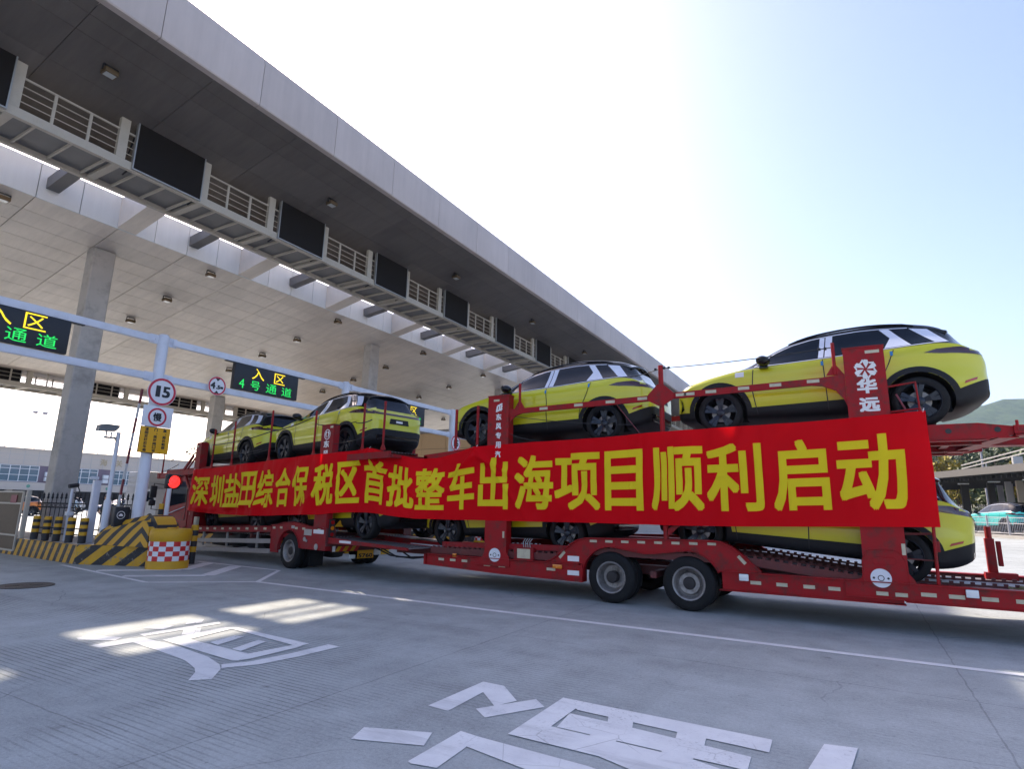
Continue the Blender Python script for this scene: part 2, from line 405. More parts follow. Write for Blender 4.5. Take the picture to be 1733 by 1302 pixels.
    crk = mth('MULTIPLY', ramp(vc.outputs['Distance'], .0012, .0035, 1, 0), ramp(noise(.28,3,.5), .54, .60, 0, .26))
    tone = mth('SUBTRACT', tone, crk)
    slab = n.new('ShaderNodeTexWhiteNoise'); slab.noise_dimensions = '2D'; cv = n.new('ShaderNodeCombineXYZ')
    l.new(mth('FLOOR', mth('DIVIDE', mth('ADD', sep.outputs['X'], 1.575), 4.65)), cv.inputs[0]); l.new(mth('FLOOR', mth('DIVIDE', mth('SUBTRACT', sep.outputs['Y'], 4.57), 4.3)), cv.inputs[1]); l.new(cv.outputs[0], slab.inputs['Vector'])
    tone = mth('ADD', tone, ramp(slab.outputs['Value'], 0, 1, -.06, .06))
    fac = mth('ADD', tone, 1.04)
    cm = n.new('ShaderNodeMix'); cm.data_type = 'RGBA'; cm.blend_type = 'MULTIPLY'; cm.inputs['Factor'].default_value = 1
    cm.inputs['A'].default_value = (0.335, 0.360, 0.362, 1)
    cc = n.new('ShaderNodeCombineColor'); [l.new(fac, cc.inputs[i]) for i in range(3)]
    l.new(cc.outputs[0], cm.inputs['B']); l.new(cm.outputs['Result'], b.inputs['Base Color'])
    b.inputs['Roughness'].default_value = 0.78
    hgt = mth('SUBTRACT', mth('MULTIPLY', fine, .35), mth('ADD', mth('MULTIPLY', grv, .8), jnt))
    bp = n.new('ShaderNodeBump'); bp.inputs['Strength'].default_value = .45; bp.inputs['Distance'].default_value = .008
    l.new(hgt, bp.inputs['Height']); l.new(bp.outputs['Normal'], b.inputs['Normal'])
    return m
M['ground'] = ground_material()
g = MB()
g.add([(-2500,-800,0),(3000,-800,0),(3000,4500,0),(-2500,4500,0)], [(0,1,2,3)])
tag(g.build('ground', M['ground'], smooth=0), 'grooved grey concrete forecourt paving with slab joints', kind='structure')

def strip(mb, p0, p1, wd, z):
    p0 = Vector((*p0, z)); p1 = Vector((*p1, z)); d = (p1-p0).normalized(); s = Vector((-d.y, d.x, 0))*wd/2
    mb.add([p0-s, p1-s, p1+s, p0+s], [(0,1,2,3)])

def marking(name, mb, label):
    return tag(mb.build(name, M['roadwhite'], smooth=0, fixn=False), label, kind='structure')

def flat(mb, polys, z0=0.004, dz=0.0003):
    for i, p in enumerate(polys):
        a = sum(p[k][0]*p[(k+1) % len(p)][1]-p[(k+1) % len(p)][0]*p[k][1] for k in range(len(p)))
        if a < 0: p = p[::-1]
        mb.add([(x, y, z0+i*dz) for x, y in p], [tuple(range(len(p)))])

DAO= [[(-7.783,3.687),(-7.761,3.863),(-7.413,3.988),(-7.303,3.852),(-7.664,3.653)],[(-7.276,3.59),(-7.274,3.978),(-7.198,4.105),(-7.059,4.061),(-7.056,3.946),(-7.072,3.596)],[(-7.178,3.929),(-7.198,4.105),(-6.423,4.085),(-5.828,4.003),(-5.474,3.892),(-5.316,3.795),(-5.084,3.555),(-5.214,3.417),(-5.405,3.601),(-5.539,3.681),(-5.871,3.791),(-6.468,3.867)],[(-5.46,3.902),(-5.33,4.122),(-5.273,4.534),(-5.262,5.071),(-5.079,5.066),(-5.1,4.511),(-5.164,4.106),(-5.338,3.82)],[(-7.721,4.387),(-7.806,4.573),(-7.567,4.688),(-7.456,4.481)],[(-7.544,4.81),(-7.764,4.996),(-7.682,5.156),(-7.475,4.984)],[(-7.416,4.175),(-7.371,5.155),(-7.231,5.101),(-7.269,4.154)],[(-7.002,4.433),(-7.279,4.636),(-7.2,4.808),(-6.865,4.571)],[(-6.917,4.162),(-6.951,4.369),(-5.605,4.302),(-5.439,4.073),(-5.491,4.036)],[(-6.951,4.369),(-6.99,4.99),(-6.849,5.063),(-6.71,4.369)],[(-6.99,4.99),(-6.868,5.064),(-5.446,4.963),(-5.448,4.806)],[(-5.444,4.087),(-5.605,4.302),(-5.548,4.812),(-5.452,4.914),(-5.409,4.747),(-5.411,4.182)],[(-6.385,4.389),(-6.466,4.754),(-6.334,4.785),(-6.196,4.354)],[(-5.919,4.335),(-6.061,4.772),(-5.912,4.759),(-5.76,4.324)]]
TONG= [[(-3.068,4.057),(-3.058,4.846),(-2.896,4.67),(-2.864,4.042)],[(-3.058,4.846),(-2.838,4.843),(-2.542,4.55),(-2.624,4.335),(-2.932,4.624)],[(-2.714,4.203),(-2.43,4.673),(-2.281,4.537),(-2.549,4.075)],[(-3.078,3.235),(-3.157,3.44),(-2.693,3.623),(-2.6,3.412)],[(-2.531,3.169),(-2.545,3.756),(-2.397,3.715),(-2.353,3.536),(-2.326,3.189),(-2.494,3.154)],[(-2.545,3.756),(-2.384,3.736),(-1.57,3.71),(-1.148,3.635),(-1.516,3.398),(-2.35,3.55)],[(-2.256,4.83),(-0.648,4.806),(-0.639,4.555),(-2.031,4.614)],[(-2.053,4.512),(-1.724,4.501),(-0.729,4.412),(-0.717,4.181),(-2.01,4.196)],[(-2.239,3.887),(-2.214,4.161),(-2.042,4.183),(-1.039,4.164),(-0.738,4.08),(-1.184,3.754),(-1.565,3.881)],[(-2.239,3.887),(-2.256,4.83),(-2.059,4.806),(-2.047,3.944)],[(-1.81,4.716),(-1.602,4.686),(-1.537,4.456),(-1.723,4.447)],[(-1.262,4.675),(-1.059,4.676),(-1.027,4.426),(-1.225,4.448)],[(-1.762,4.236),(-1.572,4.255),(-1.532,4.053),(-1.717,4.06)],[(-1.246,4.208),(-1.042,4.22),(-1.034,4.057),(-1.23,4.041)],[(-0.334,4.918),(-0.135,4.964),(-0.205,4.149),(-0.453,3.99)]]
mb = MB(); flat(mb, DAO); marking('painted_road_character', mb, 'white painted character on the paving half in a patch of sun, farther of the two')
mb = MB(); flat(mb, TONG); marking('painted_road_character', mb, 'white painted character on the paving at the near edge, larger of the two')
mb = MB()
strip(mb, (-10.39, 8.03), (60, 8.36), 0.13, 0.004)
marking('lane_line', mb, 'long thin white line on the paving running along beside the car transporter')
mb = MB()
Zn = [(-16.4,7.2),(-11.9,6.7),(-10.41,8.03),(-11.76,9.62),(-15.0,9.7)]
for i, (a, b_) in enumerate(zip(Zn, Zn[1:])): strip(mb, a, b_, 0.10, 0.004+i*.0003)
for i, q in enumerate(([(-14.6,7.1),(-13.45,8.33),(-14.45,9.66)], [(-13.2,6.93),(-12.05,8.02),(-13.3,9.62)])):
    for j, (a, b_) in enumerate(zip(q, q[1:])): strip(mb, a, b_, 0.32, 0.0055+.0003*(2*i+j))
marking('hatched_zone_marking', mb, 'white arrow shaped hatched zone painted in front of the island nose')
mb = MB()
for y in (24.5, 27.2, 30.0, 33.0, 36.5, 40.5, 45.0):
    for x0 in (-26, -14, -2.2, 4.5, 12): strip(mb, (x0, y), (x0+6.0, y), 0.16, 0.004)
marking('lane_line', mb, 'short white lane dashes on the sunlit paving behind the transporter')

# drain cover
mb = MB()
mb.mi = 0; mb.lathe([(0.44,0.004),(0.44,0.012),(0.36,0.012),(0.35,0.008),(0.30,0.012),(0.0,0.012)], 36, (-13.0,5.18,0))
mb.mi = 1
for k in range(8):
    a = k*math.pi/4; mb.beam((-13.0+.08*math.cos(a),5.18+.08*math.sin(a),.013),(-13.0+.28*math.cos(a),5.18+.28*math.sin(a),.013),.03,.008)
M['castiron'] = mat('cast_iron', (0.06,0.055,0.055), 0.7, metal=.4, var=.3, vscale=8)
wthing('manhole_cover', mb, [M['castiron'], M['hblack']], 'round dark cast iron manhole cover set in the concrete paving', 'manhole cover', loc=(-13.0,5.18,0))
# ---------------------------------------------------------------- toll canopy
S_ = 0.2
def zc(x): return 9.9+S_*(x+21.8)          # underside plane of the tilted roof
Y0, Y1 = -14.0, 92.0
canopy = empty('toll_canopy', (-21.8, 9.2, 0), 'huge tilted toll plaza canopy with pale metal fascia and panelled ceiling', 'canopy')
XF = -12.69
# fascia panels with open joints over a dark backing
mb = MB(); y = 5.72-2.562*8
while y < Y1-.1:
    mb.mi = 0
    P = [(XF+.06,11.70),(XF+.08,11.73),(XF+.10,12.9),(XF+.03,13.13),(XF-.12,13.24),(XF-.5,13.27),(XF-.5,11.70)]
    mb.prism(P, 'y', y+.008, y+2.562-.008); y += 2.562
mb.mi = 1; mb.prism([(XF+.05,11.76),(XF+.05,12.95),(XF-.12,13.18),(XF-.45,13.2),(XF-.45,11.76)], 'y', Y0, Y1)
wpart('fascia', mb, [M['fascia'], M['groove']], canopy, smooth=25)
# soffit boards (big dark panels, thin pale joints)
def tilt_sheet(mb, x0, x1, y0, y1, dz0, dz1):
    mb.add([(x0,y0,zc(x0)+dz0),(x1,y0,zc(x1)+dz0),(x1,y1,zc(x1)+dz0),(x0,y1,zc(x0)+dz0),
            (x0,y0,zc(x0)+dz1),(x1,y0,zc(x1)+dz1),(x1,y1,zc(x1)+dz1),(x0,y1,zc(x0)+dz1)],
           [(0,3,2,1),(4,5,6,7),(0,1,5,4),(1,2,6,5),(2,3,7,6),(3,0,4,7)])
mb = MB()
xs = [-17.45,-16.2,-14.95,-13.75,-13.2,XF-.06]
y = 8.40-2.562*8.5
while y < Y1-.1:
    for a, b in zip(xs, xs[1:]): tilt_sheet(mb, a+.006, b-.006, y+.006, y+2.562-.006, 0, .04)
    y += 2.562
mb.mi = 1; tilt_sheet(mb, -17.40, XF-.3, Y0, Y1, .045, .07)
wpart('soffit', mb, [M['soffit'], M['deckunder']], canopy, smooth=0)
# ceiling boards
mb = MB(); ys = []; y = 8.84-2.29*9
while y < Y1-.1: ys.append(y); y += 2.29
xx = []; x = -20.20
while x > -33.3: xx.append(x); x -= .786
for y in ys:
    for a in xx: tilt_sheet(mb, a-.786+.009, a-.009, y+.011, y+2.29-.011, 0, .03)
mb.mi = 1; tilt_sheet(mb, xx[-1]-.78, -20.2, Y0, Y1, .035, .06)
wpart('ceiling', mb, [M['ceil'], M['groove']], canopy, smooth=0)
# roof skins (closing the volume above)
mb = MB()
mb.prism([(XF-.5,13.22),(XF-.5,13.0),(-17.40,zc(-17.4)+.10),(-17.40,zc(-17.4)+.5)], 'y', Y0, Y1)
mb.prism([(-20.22,zc(-20.2)+.1),(-20.22,11.30),(-33.4,9.2),(-36.6,8.0),(-36.6,7.6),(-33.4,zc(-33.4)+.1)], 'y', Y0, Y1)
mb.prism([(-33.45,zc(-33.45)),(-33.45,zc(-33.45)+.3),(-36.6,7.8),(-36.6,7.62)], 'y', Y0, Y1)
wpart('roof', mb, M['fascia'], canopy, smooth=0)
# vertical wall of the light well, panelled
mb = MB(); y = 6.9-2.2*9
yy = [8.84-2.29*9+2.29*k*1 for k in range(46)]
for a in yy:
    mb.mi = 0; mb.box(-20.2,-20.16,a+.01,a+1.135,zc(-20.2)+.0,11.33); mb.box(-20.2,-20.16,a+1.155,a+2.28,zc(-20.2)+.0,11.33)
mb.mi = 1; mb.box(-20.215,-20.205,Y0,Y1,zc(-20.2)+.02,11.34)
wpart('light_well_wall', mb, [M['wellwall'], M['groove']], canopy, smooth=0)
# beams across the light well: broad clad ones and narrow dark ones by turns
k = -3
while 9.08+4.42*k < Y1-2:
    yb = 9.08+4.42*k
    mb = MB()
    mb.mi = 0; mb.add([(-20.155,yb-.29,zc(-20.155)+.003),(-17.3,yb-.29,zc(-17.3)+.003),(-17.3,yb+.29,zc(-17.3)+.003),(-20.155,yb+.29,zc(-20.155)+.003),
                       (-20.155,yb-.29,11.3),(-17.3,yb-.29,11.5),(-17.3,yb+.29,11.5),(-20.155,yb+.29,11.3)], [(0,3,2,1),(4,5,6,7),(0,1,5,4),(1,2,6,5),(2,3,7,6),(3,0,4,7)])
    wpart('clad_beam', mb, [M['ceil']], canopy, smooth=0)
    mb = MB(); yn = yb-2.17
    mb.beam((-20.15,yn,10.76),(-17.3,yn,11.12),.34,.36)
    wpart('steel_beam', mb, [M['deckunder']], canopy, smooth=0)
    k += 1
for x, z, w_ in ((-19.72,11.56,.11),(-19.22,11.52,.07)):
    mb = MB(); mb.beam((x,Y0,z),(x,Y1,z),w_,.10); wpart('skylight_bar', mb, M['galv'], canopy, smooth=0)
# columns
def column(x, y, wx, wy, h):
    mb = MB(); c = .03
    P = [(x-wx/2+c,y-wy/2),(x+wx/2-c,y-wy/2),(x+wx/2,y-wy/2+c),(x+wx/2,y+wy/2-c),(x+wx/2-c,y+wy/2),(x-wx/2+c,y+wy/2),(x-wx/2,y+wy/2-c),(x-wx/2,y-wy/2+c)]
    mb.prism(P, 'z', 0, h)
    return wpart('column', mb, M['concrete'], canopy, smooth=0)
for k in range(-1, 6):
    column(-21.85, 9.2+13.3*k, .52, .68, zc(-21.85)+.01)
    column(-32.85, 8.0+13.2*k, .52, .68, zc(-32.85)+.01)

# catwalks hung below the roof --------------------------------------------------
def catwalk(name, label, xo, xi, zb, ztop, ph, m, ya, yb, front):
    """xo: edge with the long posts, xi: other edge"""
    cw = empty(name, ((xo+xi)/2, ya, zb), label, 'catwalk')
    sg = 1 if xo > xi else -1
    mb = MB()
    mb.box(xo-.06, xo+.06, ya, yb, zb-.02, zb+.20); mb.box(xi-.06, xi+.06, ya, yb, zb-.02, zb+.20)
    wpart('side_channel', mb, M['beige'], cw, smooth=0)
    mb = MB(); a, b = min(xo, xi)+.065, max(xo, xi)-.065
    mb.mi = 0; mb.box(a, b, ya, yb, zb+.10, zb+.13)
    mb.mi = 1; y = ya+.4
    while y < yb: mb.box(a, b, y-.02, y+.02, zb+.02, zb+.097); y += m/3
    wpart('deck', mb, [M['deckunder'], M['beige']], cw, smooth=0)
    k = 0; y = ph
    while y-m > ya: y -= m
    while y < yb:
        for xp in (xo, xi):
            mb = MB(); mb.box(xp-.06, xp+.06, y-.11, y+.11, zb+.203, zc(xp)-.003 if front else ztop); wpart('post', mb, M['beige'], cw, smooth=0)
        mb = MB(); mb.box(a, b, y-.09, y+.09, zb-.0, zb+.095); wpart('cross_beam', mb, M['beige'], cw, smooth=0)
        # railing in every bay
        for xp in (xo, xi):
            mb = MB(); h = .78
            mb.tube([(xp,y+.112,zb+.2+h),(xp,y+m-.112,zb+.2+h)], .028, 8)
            for q in (.2,.39,.58): mb.tube([(xp,y+.112,zb+.2+q),(xp,y+m-.112,zb+.2+q)], .012, 6)
            for t in (1/3., 2/3.): mb.box(xp-.02,xp+.02,y+m*t-.03,y+m*t+.03,zb+.2,zb+.2+h-.01)
            wpart('railing', mb, M['beige'], cw)
        y += m; k += 1
    return cw
catwalk('catwalk', 'beige steel catwalk with railings hung under the front edge of the canopy', -15.5, -16.95, 9.86, 0, 4.30, 2.235, -9.0, 70.0, True)
catwalk('catwalk', 'beige steel catwalk with railings along the far edge of the canopy', -34.4, -35.7, 6.78, 7.75, 12.35, 2.235, -2.0, 62.0, False)
# dark screens in every second bay
def screen(x, y0, y1, z0, z1, label):
    o = empty('display_screen', (x, (y0+y1)/2, z0), label, 'display screen', 'dark display screens along the catwalks')
    mb = MB(); mb.box(x-.10, x, y0, y1, z0, z1); wpart('screen_panel', mb, M['screen'], o, smooth=0)
    mb = MB(); t = .03
    for a in ((y0-t,y1+t,z1,z1+t),(y0-t,y1+t,z0-t,z0),(y0-t,y0,z0,z1),(y1,y1+t,z0,z1)): mb.box(x-.09,x+.015,*a)
    wpart('screen_frame', mb, M['galv'], o, smooth=0)
    mb = MB()
    for yy_ in (y0+.02, y1-.02):
        mb.beam((x-.11,yy_,z0+.1),(x-.55,yy_,z0-.02),.03,.03); mb.beam((x-.11,yy_,z1-.1),(x-.45,yy_,z0+.5),.03,.03)
    wpart('bracket', mb, M['hblack'], o, smooth=0)
ords = ['first','second','third','fourth','fifth','sixth','seventh','eighth','ninth','tenth','eleventh','twelfth']
for j in range(9):
    ys_ = 4.30+2.235*(2*j-1)
    screen(-15.38, ys_+.30, ys_+2.10, 9.90, 11.24, f'dark blank display screen on the front catwalk, {ords[j]} from the left edge')
for j in range(8):
    ys_ = 12.35+2.235*(2*j-1)
    screen(-34.62, ys_+.2, ys_+1.95, 6.99, 7.68, f'dark blank display screen behind the far catwalk railing, {ords[j]} from the left edge')

# floodlights under the roof -----------------------------------------------------
M['bronze'] = mat('bronze_lamp_body', (0.16,0.11,0.06), .5, metal=.5, var=.2, vscale=9)
M['lampglass'] = mat('floodlight_glass', (0.62,0.64,0.62), .15, coat=.7)
def floodlight(x, y, label, wide=True):
    z = zc(x)
    o = empty('floodlight', (x, y, z), label, 'floodlight', 'floodlights under the canopy')
    mb = MB(); mb.box(x-.03,x+.03,y-.16,y+.16,z-.02,z); mb.box(x-.02,x+.02,y-.17,y-.15,z-.16,z-.02); mb.box(x-.02,x+.02,y+.15,y+.17,z-.16,z-.02)
    wpart('bracket', mb, M['hblack'], o, smooth=0)
    mb = MB(); mb.cham(x-.13,x+.13,y-.145,y+.145,z-.22,z-.10,.02); wpart('lamp_body', mb, M['bronze'], o)
    mb = MB(); mb.box(x-.09,x+.09,y-.11,y+.11,z-.226,z-.221); wpart('lamp_glass', mb, M['lampglass'], o, smooth=0)
rows = ['nearest','second','third','fourth','fifth','sixth']
for j, y in enumerate((5.5,12.3,19.4,26.45,33.5,40.5)):
    floodlight(-14.2, y, f'small bronze floodlight under the dark front soffit, {rows[j]} one of its row')
rn = ['the row next to the light well','the second row from the light well','the third row from the light well','the fourth row from the light well']
for i, x in enumerate((-20.6,-23.35,-25.9,-28.5)):
    for j, y in enumerate((5.97,12.38,18.85,25.3,31.6,38.0)):
        floodlight(x, y, f'small floodlight under the pale ceiling in {rn[i]}, {rows[j]} one')
# ---------------------------------------------------------------- sign gantry over the lanes
XG = -15.5
gan = empty('sign_gantry', (XG, 8.28, 0), 'white and pale blue steel sign gantry of round posts and two long beams', 'gantry')
PY = [1.75, 8.28, 14.80, 21.33, 27.9]
for y in PY:
    mb = MB(); mb.cyl((XG,y,0),(XG,y,5.79),.135,24); mb.lathe([(.135,5.79),(.10,5.83),(0,5.84)],24,(XG,y,0)); wpart('post', mb, M['gantry'], gan)
for a, b in zip(PY, PY[1:]):
    for z in (5.665, 4.665):
        mb = MB()
        mb.cham(XG-.05,XG+.05,a+.24,b-.24,z-.09,z+.09,.012)
        for yy_, s in ((a+.135,1),(b-.135,-1)):
            mb.box(XG-.02,XG+.02,min(yy_-.01*s,yy_+.22*s),max(yy_-.01*s,yy_+.22*s),z-.12,z+.12)
            mb.cyl((XG+.02,yy_+.07*s,z),(XG+.045,yy_+.07*s,z),.02,8)
        wpart('beam', mb, M['gantry'], gan)
RV, UV, NV = Vector((0,1,0)), Vector((0,0,1)), Vector((1,0,0))
def led_sign(y0, y1, rows, label):
    z0, z1, x = 4.775, 5.565, XG+.10
    o = empty('led_sign', (x, (y0+y1)/2, z0), label, 'electronic sign', 'electronic lane signs on the gantry')
    mb = MB(); mb.cham(x-.14,x,y0,y1,z0,z1,.012)
    for yy_, s in ((y0,-1),(y1,1)):
        mb.box(x-.13,x-.02,min(yy_,yy_+.28*s),max(yy_,yy_+.28*s),z1-.02,z1+.0); 
    wpart('housing', mb, M['signblack'], o)
    for rname, mkey, items in rows:
        mb = MB()
        for ch, cy, cz, w_, h_ in items:
            put_text(mb, ch, plane_fn((x,cy-w_/2,cz),RV,UV,NV,.004,.0004), w_, h_, bold=0)
        wpart(rname, mb, M[mkey], o, smooth=0, fixn=False)
Z2, Z1 = 5.17, 4.84
led_sign(10.36,12.64,[('yellow_lettering','ledyellow',[('入',11.15,Z2,.42,.34),('区',11.92,Z2,.40,.33)]),
   ('green_lettering','ledgreen',[('4',10.62,Z1,.17,.27),('号',11.08,Z1,.32,.27),('通',11.65,Z1,.38,.28),('道',12.22,Z1,.38,.28)])], 'black electronic sign hung between the gantry beams with a green 4 and yellow characters')
led_sign(3.85,6.13,[('yellow_lettering','ledyellow',[('入',4.80,Z2,.46,.36),('区',5.45,Z2,.42,.36)]),
   ('green_lettering','ledgreen',[('号',4.66,Z1,.34,.28),('通',5.15,Z1,.39,.29),('道',5.72,Z1,.39,.29)])], 'black electronic sign hung on the gantry at the left edge of the picture')
led_sign(16.95,19.22,[('yellow_lettering','ledyellow',[('入',17.72,Z2,.42,.34),('区',18.50,Z2,.40,.33)]),
   ('green_lettering','ledgreen',[('号',17.65,Z1,.32,.27),('通',18.22,Z1,.38,.28),('道',18.80,Z1,.38,.28)])], 'black electronic sign half hidden behind the roof of the second yellow car from the cab')

def round_sign(x, y, z, r, label, ring=.16):
    o = empty('round_road_sign', (x, y, z), label, 'road sign')
    mb = MB(); mb.cyl((x-.012,y,z),(x,y,z),r,48); wpart('plate', mb, M['signwhite'], o)
    mb = MB(); add_ring(mb,(x,y,z),RV,UV,NV,r*(.97-ring),r*.97,.003,48); wpart('red_ring', mb, M['signred'], o, smooth=0, fixn=False)
    return o
def sign_text(o, items, x, key='signblack', bold=.01, name='lettering'):
    mb = MB()
    for ch, cy, cz, w_, h_ in items: put_text(mb, ch, plane_fn((x,cy-w_/2,cz-h_/2),RV,UV,NV,.004,.0004), w_, h_, bold=bold)
    return wpart(name, mb, M[key], o, smooth=0, fixn=False)
xs_ = XG+.20
o = round_sign(xs_, 8.33, 4.285, .365, 'round speed sign with 15 in full view on the gantry post above the slow sign'); sign_text(o, [('1',8.225,4.29,.115,.30),('5',8.435,4.29,.20,.30)], xs_, bold=.016)
o = round_sign(xs_, 21.40, 4.30, .36, 'round speed sign with 15 half hidden behind red stakes at the truck tail'); sign_text(o, [('1',21.30,4.30,.115,.30),('5',21.50,4.30,.20,.30)], xs_, bold=.016)
o = round_sign(xs_-.05, 9.84, 4.735, .27, 'small round height limit sign reading 4.5m on the lower gantry beam'); sign_text(o, [('4',9.71,4.735,.15,.20),('.5',9.87,4.705,.12,.12),('m',9.98,4.70,.09,.07)], xs_-.05, bold=.010)
mb = MB()
for s in (1,-1): mb.add([Vector((xs_-.045,9.84-.075,4.735+s*.215)),Vector((xs_-.045,9.84+.075,4.735+s*.215)),Vector((xs_-.045,9.84,4.735+s*.135))],[(0,1,2)])
for q_ in pieces(mb): wpart('arrow_mark', q_, M['signblack'], o, smooth=0, fixn=False)
# slow sign
o = empty('slow_sign', (xs_, 8.31, 3.6), 'white square sign with a red ringed black character on the gantry post', 'road sign')
mb = MB(); mb.cham(xs_-.015,xs_,7.93,8.69,3.372,3.90,.006); wpart('plate', mb, M['signwhite'], o)
mb = MB(); add_ring(mb,(xs_,8.30,3.625),RV,UV,NV,.185,.235,.003,44); wpart('red_ring', mb, M['signred'], o, smooth=0, fixn=False)
sign_text(o, [('慢',8.30,3.625,.22,.22)], xs_, bold=.008)
# notice
o = empty('notice_board', (xs_, 8.31, 3.0), 'yellow notice board with three columns of small black characters on the gantry post', 'notice board')
mb = MB(); mb.cham(xs_-.015,xs_,7.93,8.69,2.70,3.366,.006); wpart('plate', mb, M['signblack'], o)
mb = MB(); mb.box(xs_+.0005,xs_+.003,7.945,8.675,2.715,3.351); wpart('yellow_face', mb, M['signyellow'], o, smooth=0)
it = []
for c_, s_ in enumerate(('请固定好后车箱','门，损坏闸口设','施，照价赔偿')):
    for k, ch in enumerate(s_):
        if ch == '，': it.append((ch, 8.09+.225*c_+.03, 3.285-.087*k, .022, .03))
        else: it.append((ch, 8.09+.225*c_, 3.295-.087*k, .085, .078))
mb = MB()
for ch, cy, cz, w_, h_ in it: put_text(mb, ch, plane_fn((xs_,cy-w_/2,cz-h_/2),RV,UV,NV,.005,.0004), w_, h_, bold=.003)
wpart('lettering', mb, M['signblack'], o, smooth=0, fixn=False)

# ---------------------------------------------------------------- traffic island
def hazard_material(name, ang, period, off=0.0):
    m = bpy.data.materials.new(name); m.use_nodes = True; n = m.node_tree.nodes; l = m.node_tree.links; b = n['Principled BSDF']
    tc = n.new('ShaderNodeTexCoord'); sp = n.new('ShaderNodeSeparateXYZ'); l.new(tc.outputs['Object'], sp.inputs[0])
    def mth(op, a, c):
        k = n.new('ShaderNodeMath'); k.operation = op
        for i, q in enumerate((a, c)):
            if isinstance(q, (int, float)): k.inputs[i].default_value = q
            elif q is not None: l.new(q, k.inputs[i])
        return k.outputs[0]
    u = mth('SUBTRACT', mth('MULTIPLY', sp.outputs['X'], math.cos(ang)), mth('MULTIPLY', sp.outputs['Z'], math.sin(ang)))
    f = mth('FRACT', mth('ADD', mth('DIVIDE', u, period), off), None)
    g_ = mth('LESS_THAN', f, .48)
    nz = n.new('ShaderNodeTexNoise'); nz.inputs['Scale'].default_value = 5; nz.inputs['Detail'].default_value = 8; l.new(tc.outputs['Object'], nz.inputs['Vector'])
    def mixc(fac, a, c):
        k = n.new('ShaderNodeMix'); k.data_type = 'RGBA'; l.new(fac, k.inputs['Factor'])
        for nm, q in (('A', a), ('B', c)):
            if isinstance(q, tuple): k.inputs[nm].default_value = (*q, 1)
            else: l.new(q, k.inputs[nm])
        return k.outputs['Result']
    yl = mixc(nz.outputs['Fac'], (.50,.25,.008), (.72,.40,.02)); bl = mixc(nz.outputs['Fac'], (.014,.014,.017), (.035,.035,.04))
    n2 = n.new('ShaderNodeTexNoise'); n2.inputs['Scale'].default_value = 9; n2.inputs['Detail'].default_value = 9; n2.inputs['Roughness'].default_value = .75; l.new(tc.outputs['Object'], n2.inputs['Vector'])
    sc = n.new('ShaderNodeMapRange'); sc.inputs['From Min'].default_value = .57; sc.inputs['From Max'].default_value = .63; l.new(n2.outputs['Fac'], sc.inputs['Value'])
    l.new(mixc(sc.outputs[0], mixc(g_, yl, bl), (.21,.19,.165)), b.inputs['Base Color']); b.inputs['Roughness'].default_value = .5
    return m
M['haz_thin'] = hazard_material('hazard_stripes_thin', R(28), .335)
M['haz_wide'] = hazard_material('hazard_stripes_wide', R(50), .37, .15)
M['islandtop'] = mat('island_concrete', (0.33,0.32,0.31), .85, var=.2, vscale=3, dirt=(.2,.19,.18), dirt_amt=.6)
HI = .44
isl = empty('traffic_island', (-16.5, 8.3, 0), 'raised traffic island with black and yellow striped sides left of the truck', 'traffic island')
def island_part(name, poly, z0, z1, m):
    mb = MB(); mb.prism(poly, 'z', z0, z1); return wpart(name, mb, m, isl, smooth=30)
island_part('striped_kerb', [(-26.0,7.75),(-19.9,7.61),(-16.42,7.46),(-16.42,9.15),(-26.0,9.3)], 0, HI, M['haz_thin'])
nose = [(-16.418,7.46),(-15.5,7.84),(-14.68,8.20),(-14.52,8.36),(-14.52,8.62),(-14.70,8.84),(-15.4,9.0),(-16.418,9.15)]
island_part('striped_nose', nose, 0, HI+.012, M['haz_wide'])
island_part('island_top', [(-25.9,7.85),(-19.9,7.71),(-16.5,7.60),(-16.5,9.05),(-25.9,9.2)], HI-.1, HI+.008, M['islandtop'])
# rounded striped buffer hump
def chevron_material():
    m = bpy.data.materials.new('hazard_chevrons'); m.use_nodes = True; n = m.node_tree.nodes; l = m.node_tree.links; b = n['Principled BSDF']
    tc = n.new('ShaderNodeTexCoord'); sp = n.new('ShaderNodeSeparateXYZ'); l.new(tc.outputs['Object'], sp.inputs[0])
    def mth(op, a, c):
        k = n.new('ShaderNodeMath'); k.operation = op
        for i, q in enumerate((a, c)):
            if isinstance(q, (int, float)): k.inputs[i].default_value = q
            elif q is not None: l.new(q, k.inputs[i])
        return k.outputs[0]
    ax = mth('MULTIPLY', mth('ABSOLUTE', mth('SUBTRACT', sp.outputs['X'], .62), None), .70)
    f = mth('FRACT', mth('DIVIDE', mth('ADD', ax, mth('MULTIPLY', sp.outputs['Z'], .80)), .27), None)
    g_ = mth('LESS_THAN', f, .45)
    k = n.new('ShaderNodeMix'); k.data_type = 'RGBA'; l.new(g_, k.inputs['Factor'])
    k.inputs['A'].default_value = (.62,.32,.012,1); k.inputs['B'].default_value = (.02,.02,.024,1)
    l.new(k.outputs['Result'], b.inputs['Base Color']); b.inputs['Roughness'].default_value = .5
    return m
M['haz_chev'] = chevron_material()
hump = empty('crash_buffer', (-15.3, 8.35, HI), 'rounded buffer hump with black and yellow chevrons on the island nose', 'crash buffer')
prof = [(-16.40,HI+.013),(-16.40,.70),(-16.30,.79),(-16.0,.92),(-15.5,1.06),(-15.1,1.14),(-14.80,1.19),(-14.62,1.185),(-14.45,1.12),(-14.35,1.0),(-14.31,.80),(-14.31,HI+.013)]
mb = MB()
bm = bmesh.new(); vs_ = [bm.verts.new((p[0],8.02,p[1])) for p in prof]; f_ = bm.faces.new(vs_)
